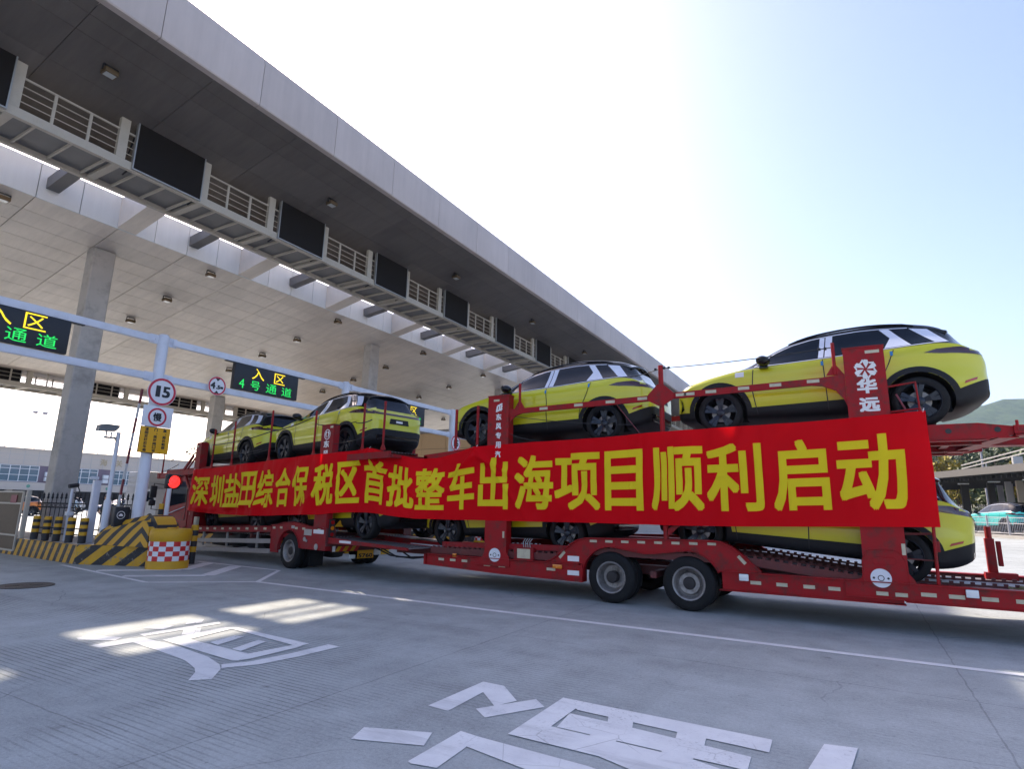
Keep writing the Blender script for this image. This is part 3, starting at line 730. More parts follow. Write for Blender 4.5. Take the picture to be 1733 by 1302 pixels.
ex = bmesh.ops.extrude_face_region(bm, geom=[f_]); bmesh.ops.translate(bm, verts=[v for v in ex['geom'] if isinstance(v, bmesh.types.BMVert)], vec=(0,.72,0))
bmesh.ops.bevel(bm, geom=[e for e in bm.edges if abs(e.verts[0].co.y-e.verts[1].co.y) < .01 and max(e.verts[0].co.z, e.verts[1].co.z) > .6], offset=.13, segments=5, affect='EDGES', clamp_overlap=True)
mb.bm(bm)
for v_ in range(len(mb.v)):
    p = mb.v[v_]
    if p[1] < 8.3: mb.v[v_] = (p[0], p[1]-.26*max(0,min(1,(-14.9-p[0])/1.3)), p[2])
wpart('hump', mb, M['haz_chev'], hump, smooth=50)
# plastic crash barrel
bar = empty('crash_barrel', (-14.05, 8.33, 0), 'yellow plastic crash barrel with a red and white chequered sleeve', 'crash barrel')
mb = MB(); mb.lathe([(0,0),(.44,0),(.445,.17),(.425,.18),(.425,.62),(.44,.64),(.445,.80),(.43,.86),(.40,.895),(0,.90)], 48, (-14.05,8.33,0)); wpart('barrel_body', mb, M['yellow'], bar, smooth=40)
mb = MB()
for i in range(18):
    for j in range(4):
        mb.mi = (i+j) % 2; vs = []; fs = []
        for k in range(4):
            t = 2*math.pi*(i+k/3)/18
            for z in (.185+.108*j, .185+.108*(j+1)): vs.append((-14.05+.4285*math.cos(t), 8.33+.4285*math.sin(t), z))
        for k in range(3): fs.append((2*k,2*k+2,2*k+3,2*k+1))
        mb.add(vs, fs)
M['chkred'] = mat('chequer_red', (.55,.02,.02), .45, var=.1); M['chkwhite'] = mat('chequer_white', (.75,.74,.76), .45, var=.06, dirt=(.5,.48,.46), dirt_amt=.4)
wpart('chequered_sleeve', mb, [M['chkred'], M['chkwhite']], bar, smooth=40, fixn=False)
mb = MB(); mb.lathe([(.10,.90),(.10,.925),(0,.925)],20,(-14.0,8.3,0)); wpart('filler_cap', mb, M['yellow'], bar)

def bollard(x, y, zb, h, r, label, group='striped bollards on the island'):
    o = empty('bollard', (x, y, zb), label, 'bollard', group)
    n_ = 6; mb = MB()
    for i in range(n_):
        mb.mi = 1 if i in (0, 2, 4) else 0
        a = zb+(h*(i+1.2)/(n_+1.2) if i else 0); b = zb+h*(i+2.2)/(n_+1.2)
        if i == n_-1: mb.lathe([(r,a),(r,b-.02),(r*.8,b),(0,b)],20,(x,y,0))
        elif i == 0: mb.lathe([(0,a),(r,a),(r,b)],20,(x,y,0))
        else: mb.lathe([(r,a),(r,b)],20,(x,y,0))
    wpart('post', mb, [M['yellow'], M['hblack']], o, smooth=40)
for i, (x, y) in enumerate(((-19.35,7.72),(-18.57,7.66),(-18.1,7.71),(-17.38,7.69),(-16.92,7.78))):
    bollard(x, y, HI+.008, .62, .085, 'black and yellow striped bollard on the island, '+('leftmost of the five','second from the left of the five','middle one of the five','fourth from the left of the five','rightmost of the five')[i])
bollard(-15.75, 8.98, HI, 1.02, .06, 'thin black and yellow bollard standing behind the chevron buffer')
bollard(-14.6, 9.25, 0, .95, .085, 'black and yellow bollard between the crash barrel and the truck step')

# camera poles -------------------------------------------------------------------
cp = empty('camera_pole', (-16.55, 8.06, HI), 'tall white pole with a grey camera housing on a side arm', 'camera pole')
x, y = -16.55, 8.06
mb = MB(); mb.tube([(x,y,HI),(x,y,1.5),(x,y,1.55),(x,y,3.26)],[.085,.085,.05,.05],16); mb.cyl((x,y,HI),(x,y,HI+.03),.16,16); wpart('pole', mb, M['whitepole'], cp)
mb = MB(); mb.beam((x,y,3.10),(x,y-.34,3.10),.04,.05); mb.cyl((x,y-.17,3.12),(x,y-.17,3.25),.02,8); mb.cyl((x,y-.29,3.12),(x,y-.29,3.25),.02,8); wpart('side_arm', mb, M['galv'], cp)
mb = MB()
mb.prism([(y-.52,3.24),(y-.50,3.40),(y-.36,3.44),(y-.02,3.43),(y-.05,3.36),(y-.12,3.27)],'x',x-.09,x+.09)
M['camgrey'] = mat('camera_grey', (.20,.21,.22), .4, metal=.2)
wpart('camera_housing', mb, M['camgrey'], cp, smooth=20)
mb = MB(); mb.tube([(x,y-.12,3.28),(x+.03,y-.1,3.1),(x+.02,y-.04,3.02),(x,y-.01,3.05)],.009,6); wpart('cable', mb, M['hblack'], cp)
cp = empty('camera_post', (-17.1, 8.0, HI), 'pale grey square post with a small white camera on top', 'camera post')
mb = MB(); mb.cham(-17.16,-17.04,7.92,8.08,HI,2.02,.008); wpart('pole', mb, M['gantry'], cp)
mb = MB(); mb.cham(-17.06,-16.98,7.80,7.98,2.03,2.11,.02); mb.cyl((-17.02,7.80,2.07),(-17.02,7.78,2.07),.03,12); wpart('camera_housing', mb, M['whitepole'], cp)
cp = empty('camera_stand', (-18.1, 7.9, HI), 'thin pale stand carrying a dark bullet camera in front of the concrete column', 'camera stand')
mb = MB(); mb.cyl((-18.1,7.9,HI),(-18.1,7.9,1.80),.035,12); mb.cham(-18.12,-18.0,7.82,7.98,1.10,1.2,.01); wpart('pole', mb, M['whitepole'], cp)
mb = MB(); mb.cyl((-18.05,7.78,1.86),(-18.05,8.0,1.90),.055,14); wpart('camera_housing', mb, M['hblack'], cp)
mb = MB(); mb.tube([(-18.06,8.0,1.87),(-18.06,8.06,1.74),(-18.08,8.02,1.66),(-18.1,7.93,1.7)],.014,8); wpart('cable', mb, M['hblack'], cp)

# traffic light -------------------------------------------------------------------
tl = empty('traffic_light', (-15.9, 9.25, HI), 'lit red signal lamp in black hood on white pole before the truck cab', 'traffic light')
x, y, z = -15.62, 9.13, 2.03
mb = MB(); mb.cyl((x,y-.08,HI),(x,y-.08,z-.18),.055,16); wpart('pole', mb, M['whitepole'], tl)
mb = MB(); mb.cham(x-.10,x+.02,y-.19,y+.19,z-.19,z+.20,.05)
vs = []; fs = []; n_ = 20
for i in range(n_+1):
    t = math.pi*(-.1+1.2*i/n_)
    for d in (.02, .10):
        for rr in (.175, .185): vs.append((x+d, y+rr*math.cos(t), z+rr*math.sin(t)))
for i in range(n_):
    a = 4*i; b = 4*(i+1)
    fs += [(a,b,b+2,a+2),(a+1,a+3,b+3,b+1),(a+2,b+2,b+3,a+3),(a,a+1,b+1,b)]
mb.add(vs, fs); wpart('hood', mb, M['signblack'], tl, smooth=30)
def led_material():
    m = bpy.data.materials.new('red_led_disc'); m.use_nodes = True; n = m.node_tree.nodes; l = m.node_tree.links; b = n['Principled BSDF']
    v = n.new('ShaderNodeTexVoronoi'); v.inputs['Scale'].default_value = 55; tc = n.new('ShaderNodeTexCoord'); l.new(tc.outputs['Object'], v.inputs['Vector'])
    r_ = n.new('ShaderNodeMapRange'); r_.inputs['From Min'].default_value = .25; r_.inputs['From Max'].default_value = .62; r_.inputs['To Min'].default_value = .95; r_.inputs['To Max'].default_value = .25
    l.new(v.outputs['Distance'], r_.inputs['Value']); l.new(r_.outputs[0], b.inputs['Emission Strength'])
    b.inputs['Base Color'].default_value = (.3,.02,.02,1); b.inputs['Emission Color'].default_value = (1,.035,.03,1)
    return m
mb = MB(); mb.lathe([(.165,.03),(.13,.055),(0,.065)],32,(x,y,z),'x'); wpart('red_lens', mb, led_material(), tl, smooth=60)

# raised barrier arm + black cabinet with a car symbol -----------------------------
ba = empty('barrier_gate', (-16.75, 8.5, HI), 'raised red and white barrier arm standing nearly upright on a dark cabinet', 'barrier')
mb = MB(); mb.cham(-16.95,-16.6,8.32,8.66,HI,1.36,.02); wpart('cabinet', mb, M['hblack'], ba)
mb = MB()
for i in range(8):
    mb.mi = i % 2; a, b = i/8, (i+1)/8
    p = lambda t: (-16.9+.05*t, 8.49+.14*t, 1.25+3.3*t)
    mb.beam(p(a), p(b), .05, .045, (1,0,0))
M['boomred'] = mat('boom_red', (.20,.035,.05), .5); M['boomwhite'] = mat('boom_white', (.62,.64,.66), .5)
wpart('arm', mb, [M['boomwhite'], M['boomred']], ba, smooth=0)
cb = empty('payment_terminal', (-15.62, 7.93, HI), 'black terminal box with a white car symbol in a ring beside the chevron buffer', 'terminal')
mb = MB(); mb.cham(-15.72,-15.60,7.80,8.07,.9,1.36,.012); wpart('box', mb, M['signblack'], cb)
mb = MB(); add_ring(mb,(-15.60,7.94,1.17),RV,UV,NV,.082,.095,.002,32)
add_poly(mb,[Vector((-15.598,7.94+a,1.17+b)) for a, b in ((-.05,-.025),(.05,-.025),(.05,.005),(.03,.01),(.02,.035),(-.02,.035),(-.03,.01),(-.05,.005))])
wpart('car_symbol', mb, M['whitepaint'], cb, smooth=0, fixn=False)

# wrought iron fence, gate ------------------------------------------------------------
def iron_fence(p0, p1, z0, z1, label):
    p0 = Vector((*p0, 0)); p1 = Vector((*p1, 0)); d = p1-p0; n_ = int(d.length/.185)
    o = empty('iron_fence', (p0.x, p0.y, z0), label, 'fence')
    mb = MB()
    for z in (z0+.10, z0+.26, z1-.30, z1-.42): mb.beam((p0.x,p0.y,z),(p1.x,p1.y,z),.025,.03)
    wpart('rail', mb, M['hblack'], o, smooth=0)
    mb = MB()
    for i in range(n_+1):
        q = p0+d*i/n_
        mb.cyl((q.x,q.y,z0),(q.x,q.y,z1-.12),.011,6)
        mb.lathe([(0,z1-.20),(.035,z1-.14),(.02,z1-.10),(.03,z1-.07),(0,z1+.02)],6,(q.x,q.y,0))
        if i < n_:
            q2 = p0+d*(i+.5)/n_; u = d.normalized()
            mb.tube([Vector((q2.x,q2.y,z1-.36))+u*.05*math.cos(t)+Vector((0,0,.05*math.sin(t))) for t in [k*math.pi/5 for k in range(11)]],.007,5,False)
    wpart('bars', mb, M['hblack'], o, smooth=40)
iron_fence((-20.9,8.3),(-17.2,9.0),HI,1.70,'black wrought iron fence with spear tips on the island behind the bollards')
gt = empty('mesh_gate', (-20.3, 7.62, 0), 'brown mesh gate leaf in a pale frame at the left edge of the picture', 'gate')
M['gatemesh'] = mat('brown_gate_mesh', (.13,.095,.06), .7, var=.3, vscale=14, bump=.2, bscale=60)
def gq(t, z): return (-20.1-2.6*t, 7.60+.10*t, z)
mb = MB()
for a, b in (((0,.12),(0,1.70)),((1,.12),(1,1.70)),((0,.12),(1,.12)),((0,1.70),(1,1.70)),((0,.52),(1,.52)),((0,1.38),(1,1.38))): mb.beam(gq(*a),gq(*b),.045,.045)
wpart('frame', mb, M['beige'], gt, smooth=0)
mb = MB(); mb.beam(gq(0,.92),gq(1,.92),.012,1.55); wpart('mesh_panel', mb, M['gatemesh'], gt, smooth=0)
mb = MB(); mb.beam((-20.45,7.59,1.50),(-20.85,7.605,1.50),.012,.22); M['plaque'] = mat('maroon_plaque', (.22,.03,.05), .5); wpart('plaque', mb, M['plaque'], gt, smooth=0)
mb = MB(); mb.cham(-20.02,-19.92,7.62,7.72,0,1.74,.01); wpart('hinge_post', mb, M['beige'], gt)
# ---------------------------------------------------------------- the SUV
def pchip(xk, yk):
    x = np.array(xk, float); y = np.array(yk, float); h = np.diff(x); d = np.diff(y)/h
    m_ = np.zeros_like(y)
    for i in range(1, len(x)-1):
        if d[i-1]*d[i] > 0:
            w1 = 2*h[i]+h[i-1]; w2 = h[i]+2*h[i-1]; m_[i] = (w1+w2)/(w1/d[i-1]+w2/d[i])
    m_[0] = d[0]; m_[-1] = d[-1]
    def f(t):
        i = int(np.clip(np.searchsorted(x, t)-1, 0, len(h)-1)); u = (t-x[i])/h[i]; u = min(max(u, 0), 1)
        return float((1+2*u)*(1-u)**2*y[i]+u*(1-u)**2*h[i]*m_[i]+u*u*(3-2*u)*y[i+1]+u*u*(u-1)*h[i]*m_[i+1])
    return f
ztop = pchip([-2.30,-2.28,-2.20,-2.05,-1.85,-1.5,-1.2,-1.02,-.75,-.45,-.2,.1,.5,.9,1.3,1.6,1.80,2.05,2.15,2.22,2.29,2.33],
             [.66,.75,.84,.905,.955,1.035,1.09,1.125,1.285,1.445,1.547,1.615,1.655,1.672,1.66,1.615,1.535,1.215,1.115,1.095,1.05,.96])
zbelt = pchip([-2.30,-2.2,-2.05,-1.8,-1.5,-1.02,-.5,.2,1.2,1.65,1.95,2.12,2.22,2.33],
              [.60,.765,.83,.895,.965,1.055,1.09,1.125,1.18,1.20,1.165,1.095,1.06,.93])
wmax = pchip([-2.30,-2.27,-2.2,-2.05,-1.85,-1.4,0,1.4,1.8,2.05,2.2,2.29,2.33],
             [.50,.62,.74,.855,.92,.948,.94,.955,.93,.86,.775,.68,.56])
wroof = pchip([-2.30,-2.2,-2.0,-1.5,-1.02,-.45,-.1,.5,1.3,1.8,2.05,2.15,2.2,2.33],
              [.38,.56,.68,.745,.745,.665,.625,.62,.595,.56,.60,.66,.66,.45])
zbot = pchip([-2.30,-2.2,-1.9,0,1.7,2.0,2.2,2.33],[.34,.26,.23,.23,.23,.27,.34,.42])
def car_section(x):
    zt, zb_, w_, wr, z0 = ztop(x), zbelt(x), wmax(x), wroof(x), zbot(x)
    zb_ = min(zb_, zt-.02); hB = zb_-z0; d = zt-zb_; zr = zt-min(.075, .35*d)
    P = [(0,z0),(.70*w_,z0),(.92*w_,z0+.06*hB),(.972*w_,z0+.22*hB),(w_,z0+.42*hB),(.972*w_,z0+.66*hB),(.985*w_,z0+.885*hB),(.935*w_,zb_)]
    a = .90*w_
    wr = min(wr, a-.02)
    P += [(wr+.55*(a-wr), zb_+.46*(zr-zb_)),(wr,zr),(.82*wr, zt-.22*(zt-zr)),(.45*wr, zt-.05*(zt-zr)),(0,zt)]
    return P
def mx(x):
    # end overhangs measured on the photographed cars
    if x > 1.85: return 1.85+(x-1.85)*(.41/.48)
    if x < -1.85: return -1.85+(x+1.85)*(.32/.45)
    return x
def car_mesh():
    xs = list(np.linspace(-2.30,-2.0,9))+list(np.linspace(-1.95,1.95,66))+list(np.linspace(2.0,2.33,12))
    NS = 3; sec = []
    for x in xs:
        P = [Vector((p[0], p[1])) for p in car_section(x)]
        out = []
        for i in range(len(P)-1):
            p0 = P[i-1] if i > 0 else Vector((-P[1].x, P[1].y)); p1, p2 = P[i], P[i+1]
            p3 = P[i+2] if i+2 < len(P) else Vector((-P[-2].x, P[-2].y))
            if i == 6: p3 = p2+(p2-p1)         # keep the shoulder edge
            if i == 7: p0 = p1-(p2-p1)
            for k in range(NS):
                t = k/NS
                out.append(.5*((2*p1)+(p2-p0)*t+(2*p0-5*p1+4*p2-p3)*t*t+(3*p1-p0-3*p2+p3)*t**3))
        out.append(P[-1]); sec.append(out)
    n = len(sec[0]); vs = []; fs = []; mi = []
    for x, s_ in zip(xs, sec):
        ring = [(mx(x), p.x, p.y) for p in s_]+[(mx(x), -p.x, p.y) for p in s_[-2:0:-1]]
        vs += ring
    L = 2*n-2
    for i in range(len(xs)-1):
        xm = (xs[i]+xs[i+1])/2
        for k in range(L):
            fs.append((i*L+k, i*L+(k+1) % L, (i+1)*L+(k+1) % L, (i+1)*L+k))
            kk = k if k < n-1 else L-1-k
            mi.append(1 if (kk >= 7*NS and -1.04 < xm < 2.06) else 0)
    fs.append(tuple(range(L))); mi.append(0); fs.append(tuple(range((len(xs)-1)*L, len(xs)*L))[::-1]); mi.append(0)
    return vs, fs, mi
AX = (-1.39, 1.39)
def build_car():
    vs, fs, mi = car_mesh()
    me = bpy.data.meshes.new('car_shell'); me.from_pydata(vs, [], fs); me.polygons.foreach_set('material_index', mi)
    for m_ in ('paint','blackgloss'): me.materials.append(M[m_])
    b = bmesh.new(); b.from_mesh(me); bmesh.ops.recalc_face_normals(b, faces=b.faces[:]); b.to_mesh(me)
    bvh = BVHTree.FromBMesh(b); b.free()
    tmp = bpy.data.objects.new('car_shell', me); COL.objects.link(tmp)
    cm = MB()
    for ax in AX:
        for s_ in (-1, 1): cm.lathe([(0,s_*.50),(.425,s_*.50),(.425,s_*1.2),(0,s_*1.2)], 40, (ax,0,.36), 'y')
    cut = cm.build('wheel_well_cutter', M['black'], smooth=0)
    md = tmp.modifiers.new('b','BOOLEAN'); md.operation = 'DIFFERENCE'; md.object = cut; md.solver = 'EXACT'
    bpy.context.view_layer.update()
    m2 = bpy.data.meshes.new_from_object(tmp.evaluated_get(bpy.context.evaluated_depsgraph_get()))
    bpy.data.objects.remove(cut); bpy.data.objects.remove(tmp)
    bm = bmesh.new(); bm.from_mesh(m2); bpy.data.meshes.remove(m2)
    for co_, no in (((0,0,.44),(-.03,0,1)), ((1.86,0,.50),(-.42,0,1)), ((-1.86,0,.38),(.10,0,1))):
        bmesh.ops.bisect_plane(bm, geom=bm.verts[:]+bm.edges[:]+bm.faces[:], plane_co=co_, plane_no=Vector(no))
    def region(f):
        c = f.calc_center_median(); x, y, z = c
        for ax in AX:
            if math.hypot(x-ax, z-.36) < .4275 and abs(y) > .49 and abs(abs(y)-.5) < .02 or (abs(math.hypot(x-ax, z-.36)-.425) < .008 and abs(y) > .5): return 2
        if f.material_index == 1: return 1
        if abs(x) < 1.39 and z < .44+.03*x: return 2
        if x >= 1.39 and z < .50+.42*(x-1.86): return 2
        if x <= -1.39 and z < .38-.10*(x+1.86): return 2
        return 0
    reg = {f.index: region(f) for f in bm.faces}
    root = empty('yellow_suv', (0,0,0))
    parts = []
    for r_, (nm, m_) in enumerate((('body','paint'),('roof','blackgloss'),('lower_cladding','plastic'))):
        b2 = bm.copy(); b2.faces.ensure_lookup_table()
        bmesh.ops.delete(b2, geom=[f for f in b2.faces if reg[f.index] != r_], context='FACES')
        me = bpy.data.meshes.new(nm); b2.to_mesh(me); b2.free(); me.materials.clear(); me.materials.append(M[m_])
        me.polygons.foreach_set('material_index', [0]*len(me.polygons)); me.polygons.foreach_set('use_smooth', [True]*len(me.polygons))
        me.set_sharp_from_angle(angle=R(38))
        ob = bpy.data.objects.new(nm, me); COL.objects.link(ob); ob.parent = root; parts.append(ob)
    bm.free()
    # --- panels laid on the shell
    def patch(mb, poly, axis, side, off, st=.06, thick=0.0):
        """poly in the two other coordinates; projected onto the shell along axis"""
        b = bmesh.new()
        f = b.faces.new([b.verts.new((p[0], p[1], 0)) for p in poly])
        lo = [min(p[i] for p in poly) for i in (0,1)]; hi = [max(p[i] for p in poly) for i in (0,1)]
        for i in (0,1):
            q = lo[i]+st
            while q < hi[i]:
                pc = [0,0,0]; pn = [0,0,0]; pc[i] = q; pn[i] = 1
                bmesh.ops.bisect_plane(b, geom=b.verts[:]+b.edges[:]+b.faces[:], plane_co=pc, plane_no=pn); q += st
        out = []
        for v in b.verts:
            u, t = v.co.x, v.co.y
            if axis == 'y': o_ = Vector((u, side*2, t)); d = Vector((0,-side,0))
            elif axis == 'x': o_ = Vector((side*4, u, t)); d = Vector((-side,0,0))
            else: o_ = Vector((u, t, 3)); d = Vector((0,0,-1))
            h, nn, ix, ds = bvh.ray_cast(o_, d)
            if h is None: out.append(None); continue
            if nn.dot(d) > 0: nn = -nn
            out.append(h+nn*off)
        b.verts.index_update()
        fs_ = [[v.index for v in f.verts] for f in b.faces]; b.free()
        keep = [f for f in fs_ if all(out[i] is not None for i in f)]
        mb.add([o if o is not None else (0,0,0) for o in out], keep)
    def side_part(name, polys, m_, off, both=True, parent=None, st=.06):
        obs = []
        for s_ in (-1, 1):
            mb = MB()
            for p in polys: patch(mb, p, 'y', s_, off, st)
            used = sorted({i for f in mb.f for i in f}); mp = {i: k for k, i in enumerate(used)}
            mb.v = [mb.v[i] for i in used]; mb.f = [tuple(mp[i] for i in f) for f in mb.f]
            obs.append(mb.build(name, M[m_], parent or root, 30))
        return obs
    def line(pts, wd):
        # narrow polygons along a polyline
        out = []
        for a, b in zip(pts, pts[1:]):
            a = Vector(a); b = Vector(b); d = (b-a).normalized(); s_ = Vector((-d.y, d.x))*wd/2
            out.append([tuple(a-s_), tuple(b-s_), tuple(b+s_), tuple(a+s_)])
        return out
    # doors (thin skins) with shut lines around them
    fd = [(-.80,.42),(-.86,.70),(-.83,1.035),(-.40,1.07),(.185,1.10),(.20,.70),(.215,.452)]
    rd = [(.227,.453),(.212,.70),(.197,1.10),(.80,1.13),(1.13,1.145),(1.05,.95),(.93,.70),(.90,.54),(.90,.474)]
    for nm, pl_, hx in (('door', fd, -.06), ('door', rd, .80)):
        ds = side_part(nm, [pl_], 'paint', .003)
        for s_, d_ in zip((-1, 1), ds):
            mb = MB(); patch(mb, [(hx,.895),(hx+.20,.90),(hx+.205,.922),(hx-.005,.917)], 'y', s_, .010); mb.build('handle', M['paint'], d_, 30)
    for sl in (line([(-.80,.30),(-.865,.70),(-.835,1.04)],.014), line([(.221,.30),(.206,.70),(.191,1.11)],.014), line([(.90,.48),(.91,.55),(.945,.70),(1.06,.95),(1.14,1.15)],.012)):
        side_part('door_seam', sl, 'black', .0085)
    side_part('blue_door_guard', [[(.165,1.01),(.20,1.01),(.20,1.075),(.165,1.075)],[(1.09,1.06),(1.125,1.06),(1.125,1.125),(1.09,1.125)]], 'guardblue', .012)
    # glass house
    side_part('side_window', [[(-.80,1.105),(-.74,1.17),(-.5,1.325),(-.25,1.435),(.03,1.50),(.165,1.515),(.12,1.145)]], 'glass', .004)
    side_part('side_window', [[(.33,1.155),(.365,1.535),(.70,1.560),(.985,1.555),(1.11,1.38),(1.02,1.195)]], 'glass', .004)
    side_part('side_window', [[(1.125,1.550),(1.36,1.533),(1.64,1.232),(1.37,1.214)]], 'glass', .004)
    side_part('pillar_film', [[(.13,1.145),(.175,1.517),(.245,1.522),(.205,1.148)],[(.222,1.15),(.26,1.528),(.355,1.535),(.32,1.154)]], 'film', .005)
    side_part('pillar_film', [[(.995,1.555),(1.12,1.550),(1.37,1.215),(1.03,1.197),(1.12,1.38)]], 'film', .005)
    side_part('pillar_film', [[(1.38,1.530),(1.61,1.497),(1.83,1.222),(1.66,1.230)]], 'film', .005)
    side_part('window_trim', line([(-.82,1.093),(-.3,1.108),(.32,1.137),(1.0,1.178),(1.4,1.203),(1.80,1.222)],.012)+line([(-.82,1.105),(-.5,1.335),(-.25,1.445),(.03,1.510),(.37,1.547),(.70,1.570),(1.0,1.567),(1.36,1.541)],.012), 'film', .0065)
    # wheel arch mouldings
    for ax in AX:
        ring = []
        for k in range(24):
            a0, a1 = R(-8+196*k/24), R(-8+196*(k+1)/24)
            q = []
            for a, rr in ((a0,.426),(a1,.426),(a1,.508),(a0,.508)): q.append((ax+rr*math.cos(a), .36+rr*math.sin(a)))
            ring.append(q)
        side_part('arch_moulding', ring, 'plastic', .008)
    # lamps
    side_part('tail_lamp', [[(1.50,1.060),(1.66,1.105),(1.95,1.122),(2.19,1.075),(2.20,1.0),(1.97,1.02),(1.70,1.035)]], 'taillens', .006)
    mb = MB(); patch(mb, [(-.76,1.005),(.76,1.005),(.72,1.055),(-.72,1.055)], 'x', 1, .006); mb.build('tail_light_bar', M['taillens'], root, 30)
    mb = MB(); patch(mb, [(-.30,.80),(.30,.80),(.27,.93),(-.27,.93)], 'x', 1, .004); mb.build('plate_recess', M['plastic'], root, 30)
    mb = MB(); patch(mb, [(-.10,.84),(.10,.84),(.10,.89),(-.10,.89)], 'x', 1, .008); mb.build('plate_sticker', M['whitepaint'], root, 30)
    mb = MB(); patch(mb, [(-.55,1.15),(.55,1.15),(.47,1.42),(-.47,1.42)], 'x', 1, .004); mb.build('rear_window', M['glass'], root, 30)
    side_part('rear_reflector', [[(1.93,.575),(2.09,.635),(2.10,.67),(1.95,.615)]], 'lampred', .006)
    mb = MB(); patch(mb, [(-.62,.40),(.62,.40),(.66,.52),(-.66,.52)], 'x', 1, .004); mb.build('rear_diffuser', M['blackgloss'], root, 30)
    side_part('headlamp', [[(-2.08,.79),(-1.97,.87),(-1.76,.918),(-1.90,.85),(-2.03,.785)]], 'lampclear', .006)
    side_part('front_vent', [[(-2.07,.40),(-1.99,.45),(-2.02,.58),(-2.09,.68),(-2.04,.53)]], 'blackgloss', .006)
    mb = MB(); patch(mb, [(-.46,.42),(.46,.42),(.40,.56),(-.40,.56)], 'x', -1, .004); mb.build('grille', M['blackgloss'], root, 30)
    mb = MB(); patch(mb, [(-.92,-.60),(-.50,-.53),(-.30,-.46),(-.30,.46),(-.50,.53),(-.92,.60)], 'z', 1, .004); mb.build('windscreen', M['glass'], root, 30)
    # white film over the bonnet edge, sticker on the wing
    side_part('wing_sticker', [[(-1.12,.93),(-.98,.935),(-.98,1.02),(-1.12,1.015)]], 'whitepaint', .005)
    mb = MB(); patch(mb, [(-1.93,-.56),(-1.3,-.66),(-1.3,.66),(-1.93,.56)], 'z', 1, .004, .08); mb.build('bonnet_film', M['film'], root, 30)
    # roof spoiler, rails, mirrors
    mb = MB(); ns = 12
    for i in range(ns+1):
        y = -.60+1.2*i/ns; dz = -.085*(abs(y)/.6)**2.2; dx = -.06*(abs(y)/.6)**2
        mb.v += [(x+dx, y, z+dz) for x, z in ((1.36,1.656),(1.58,1.626),(1.76,1.585),(1.905,1.535),(1.915,1.512),(1.87,1.50),(1.66,1.52),(1.42,1.58))]
    for i in range(ns):
        for j in range(8): a = i*8+j; b_ = i*8+(j+1) % 8; mb.f.append((a, b_, b_+8, a+8)); mb.m.append(0)
    mb.f += [tuple(range(8)), tuple(range(ns*8, ns*8+8))[::-1]]; mb.m += [0, 0]
    mb.build('spoiler', M['blackgloss'], root, 40)
    for s_ in (-1, 1):
        pts = []
        for k in range(13):
            x = -.30+1.75*k/12; h, nn, ix, ds = bvh.ray_cast(Vector((x, s_*.575, 3)), Vector((0,0,-1)))
            pts.append(h+Vector((0,0,.002+.022*math.sin(math.pi*k/12)**.5)))
        mb = MB(); mb.tube(pts,.018,8); mb.build('roof_rail', M['blackgloss'], root)
        mb = MB()
        bm = bmesh.new(); bmesh.ops.create_uvsphere(bm, u_segments=16, v_segments=10, radius=1)
        for v in bm.verts:
            p = v.co; v.co = Vector((-.66+.11*p.x+.03*p.y*0, s_*(1.035+.125*p.y), 1.15+.085*p.z-.012*p.x))
        mb.bm(bm); mb.prism([(-.73,1.04),(-.60,1.04),(-.60,1.10),(-.72,1.10)], 'y', s_*.86 if s_ > 0 else s_*1.0, s_*1.0 if s_ > 0 else s_*.86); mb.build('door_mirror', M['blackgloss'], root)
    # wheels
    for ax in AX:
        for s_ in (-1, 1):
            c = Vector((ax, s_*.93, .36)); q = -s_
            tm = MB(); tm.lathe([(.262,q*.0+0),(.272,-q*.006),(.312,-q*.010),(.345,q*.006),(.358,q*.03),(.36,q*.06),(.36,q*.17),(.352,q*.21),(.30,q*.235),(.262,q*.22)], 44, c, 'y')
            wh = tm.build('wheel', M['rubber'], root, 40)
            rm = MB(); rm.lathe([(.268,q*.002),(.258,-q*.004),(.249,q*.008),(.24,q*.05),(.23,q*.20)], 44, c, 'y')
            for k in range(5):
                a0 = 2*math.pi*k/5+.3
                for da in (-.16, .16):
                    a = a0+da; u = Vector((math.cos(a),0,math.sin(a))); t = Vector((-math.sin(a),0,math.cos(a))); sgn = 1 if da > 0 else -1
                    pts = []
                    for rr, wd, dp in ((.05,.020,.035),(.14,.022,.018),(.246,.034,.014)):
                        pts.append((c+u*rr+t*(wd)+Vector((0,q*dp,0)), c+u*rr-t*(wd)+Vector((0,q*(dp+.006),0)), c+u*rr+t*wd*.7+Vector((0,q*(dp+.05),0)), c+u*rr-t*wd*.7+Vector((0,q*(dp+.05),0))))
                    for A_, B_ in zip(pts, pts[1:]):
                        rm.add([*A_, *B_], [(0,1,5,4),(1,3,7,5),(3,2,6,7),(2,0,4,6)])
            rm.lathe([(0,q*.016),(.045,q*.018),(.065,q*.03),(.07,q*.08)],24,c,'y')
            rm.build('rim', M['rimdark'], wh, 30)
            dm = MB(); dm.lathe([(0,q*.09),(.15,q*.09),(.15,q*.12),(0,q*.12)],32,c,'y'); dm.build('brake_disc', M['rimsteel'], wh, 30)
    return root
M['guardblue'] = mat('blue_foam', (.02,.22,.50), .5)
M['taillens'] = mat('dark_tail_lens', (.05,.008,.014), .08, coat=.8)
suv = build_car()
def place_car(x, y, z, rotz, pitch, label, first=False):
    c = suv if first else copy_tree(suv)
    c.location = (x, y, z); c.rotation_euler = (0, pitch, rotz)
    tag(c, label, 'car', 'lime yellow cars on the transporter')
    return c
TH = R(-10)
P0 = Vector((-10.46, 9.75, 0)); TM = Matrix.Translation(P0) @ Matrix.Rotation(TH, 4, 'Z')
def tw(s_, y, z): return TM @ Vector((-s_, y, z))
YC = 11.09
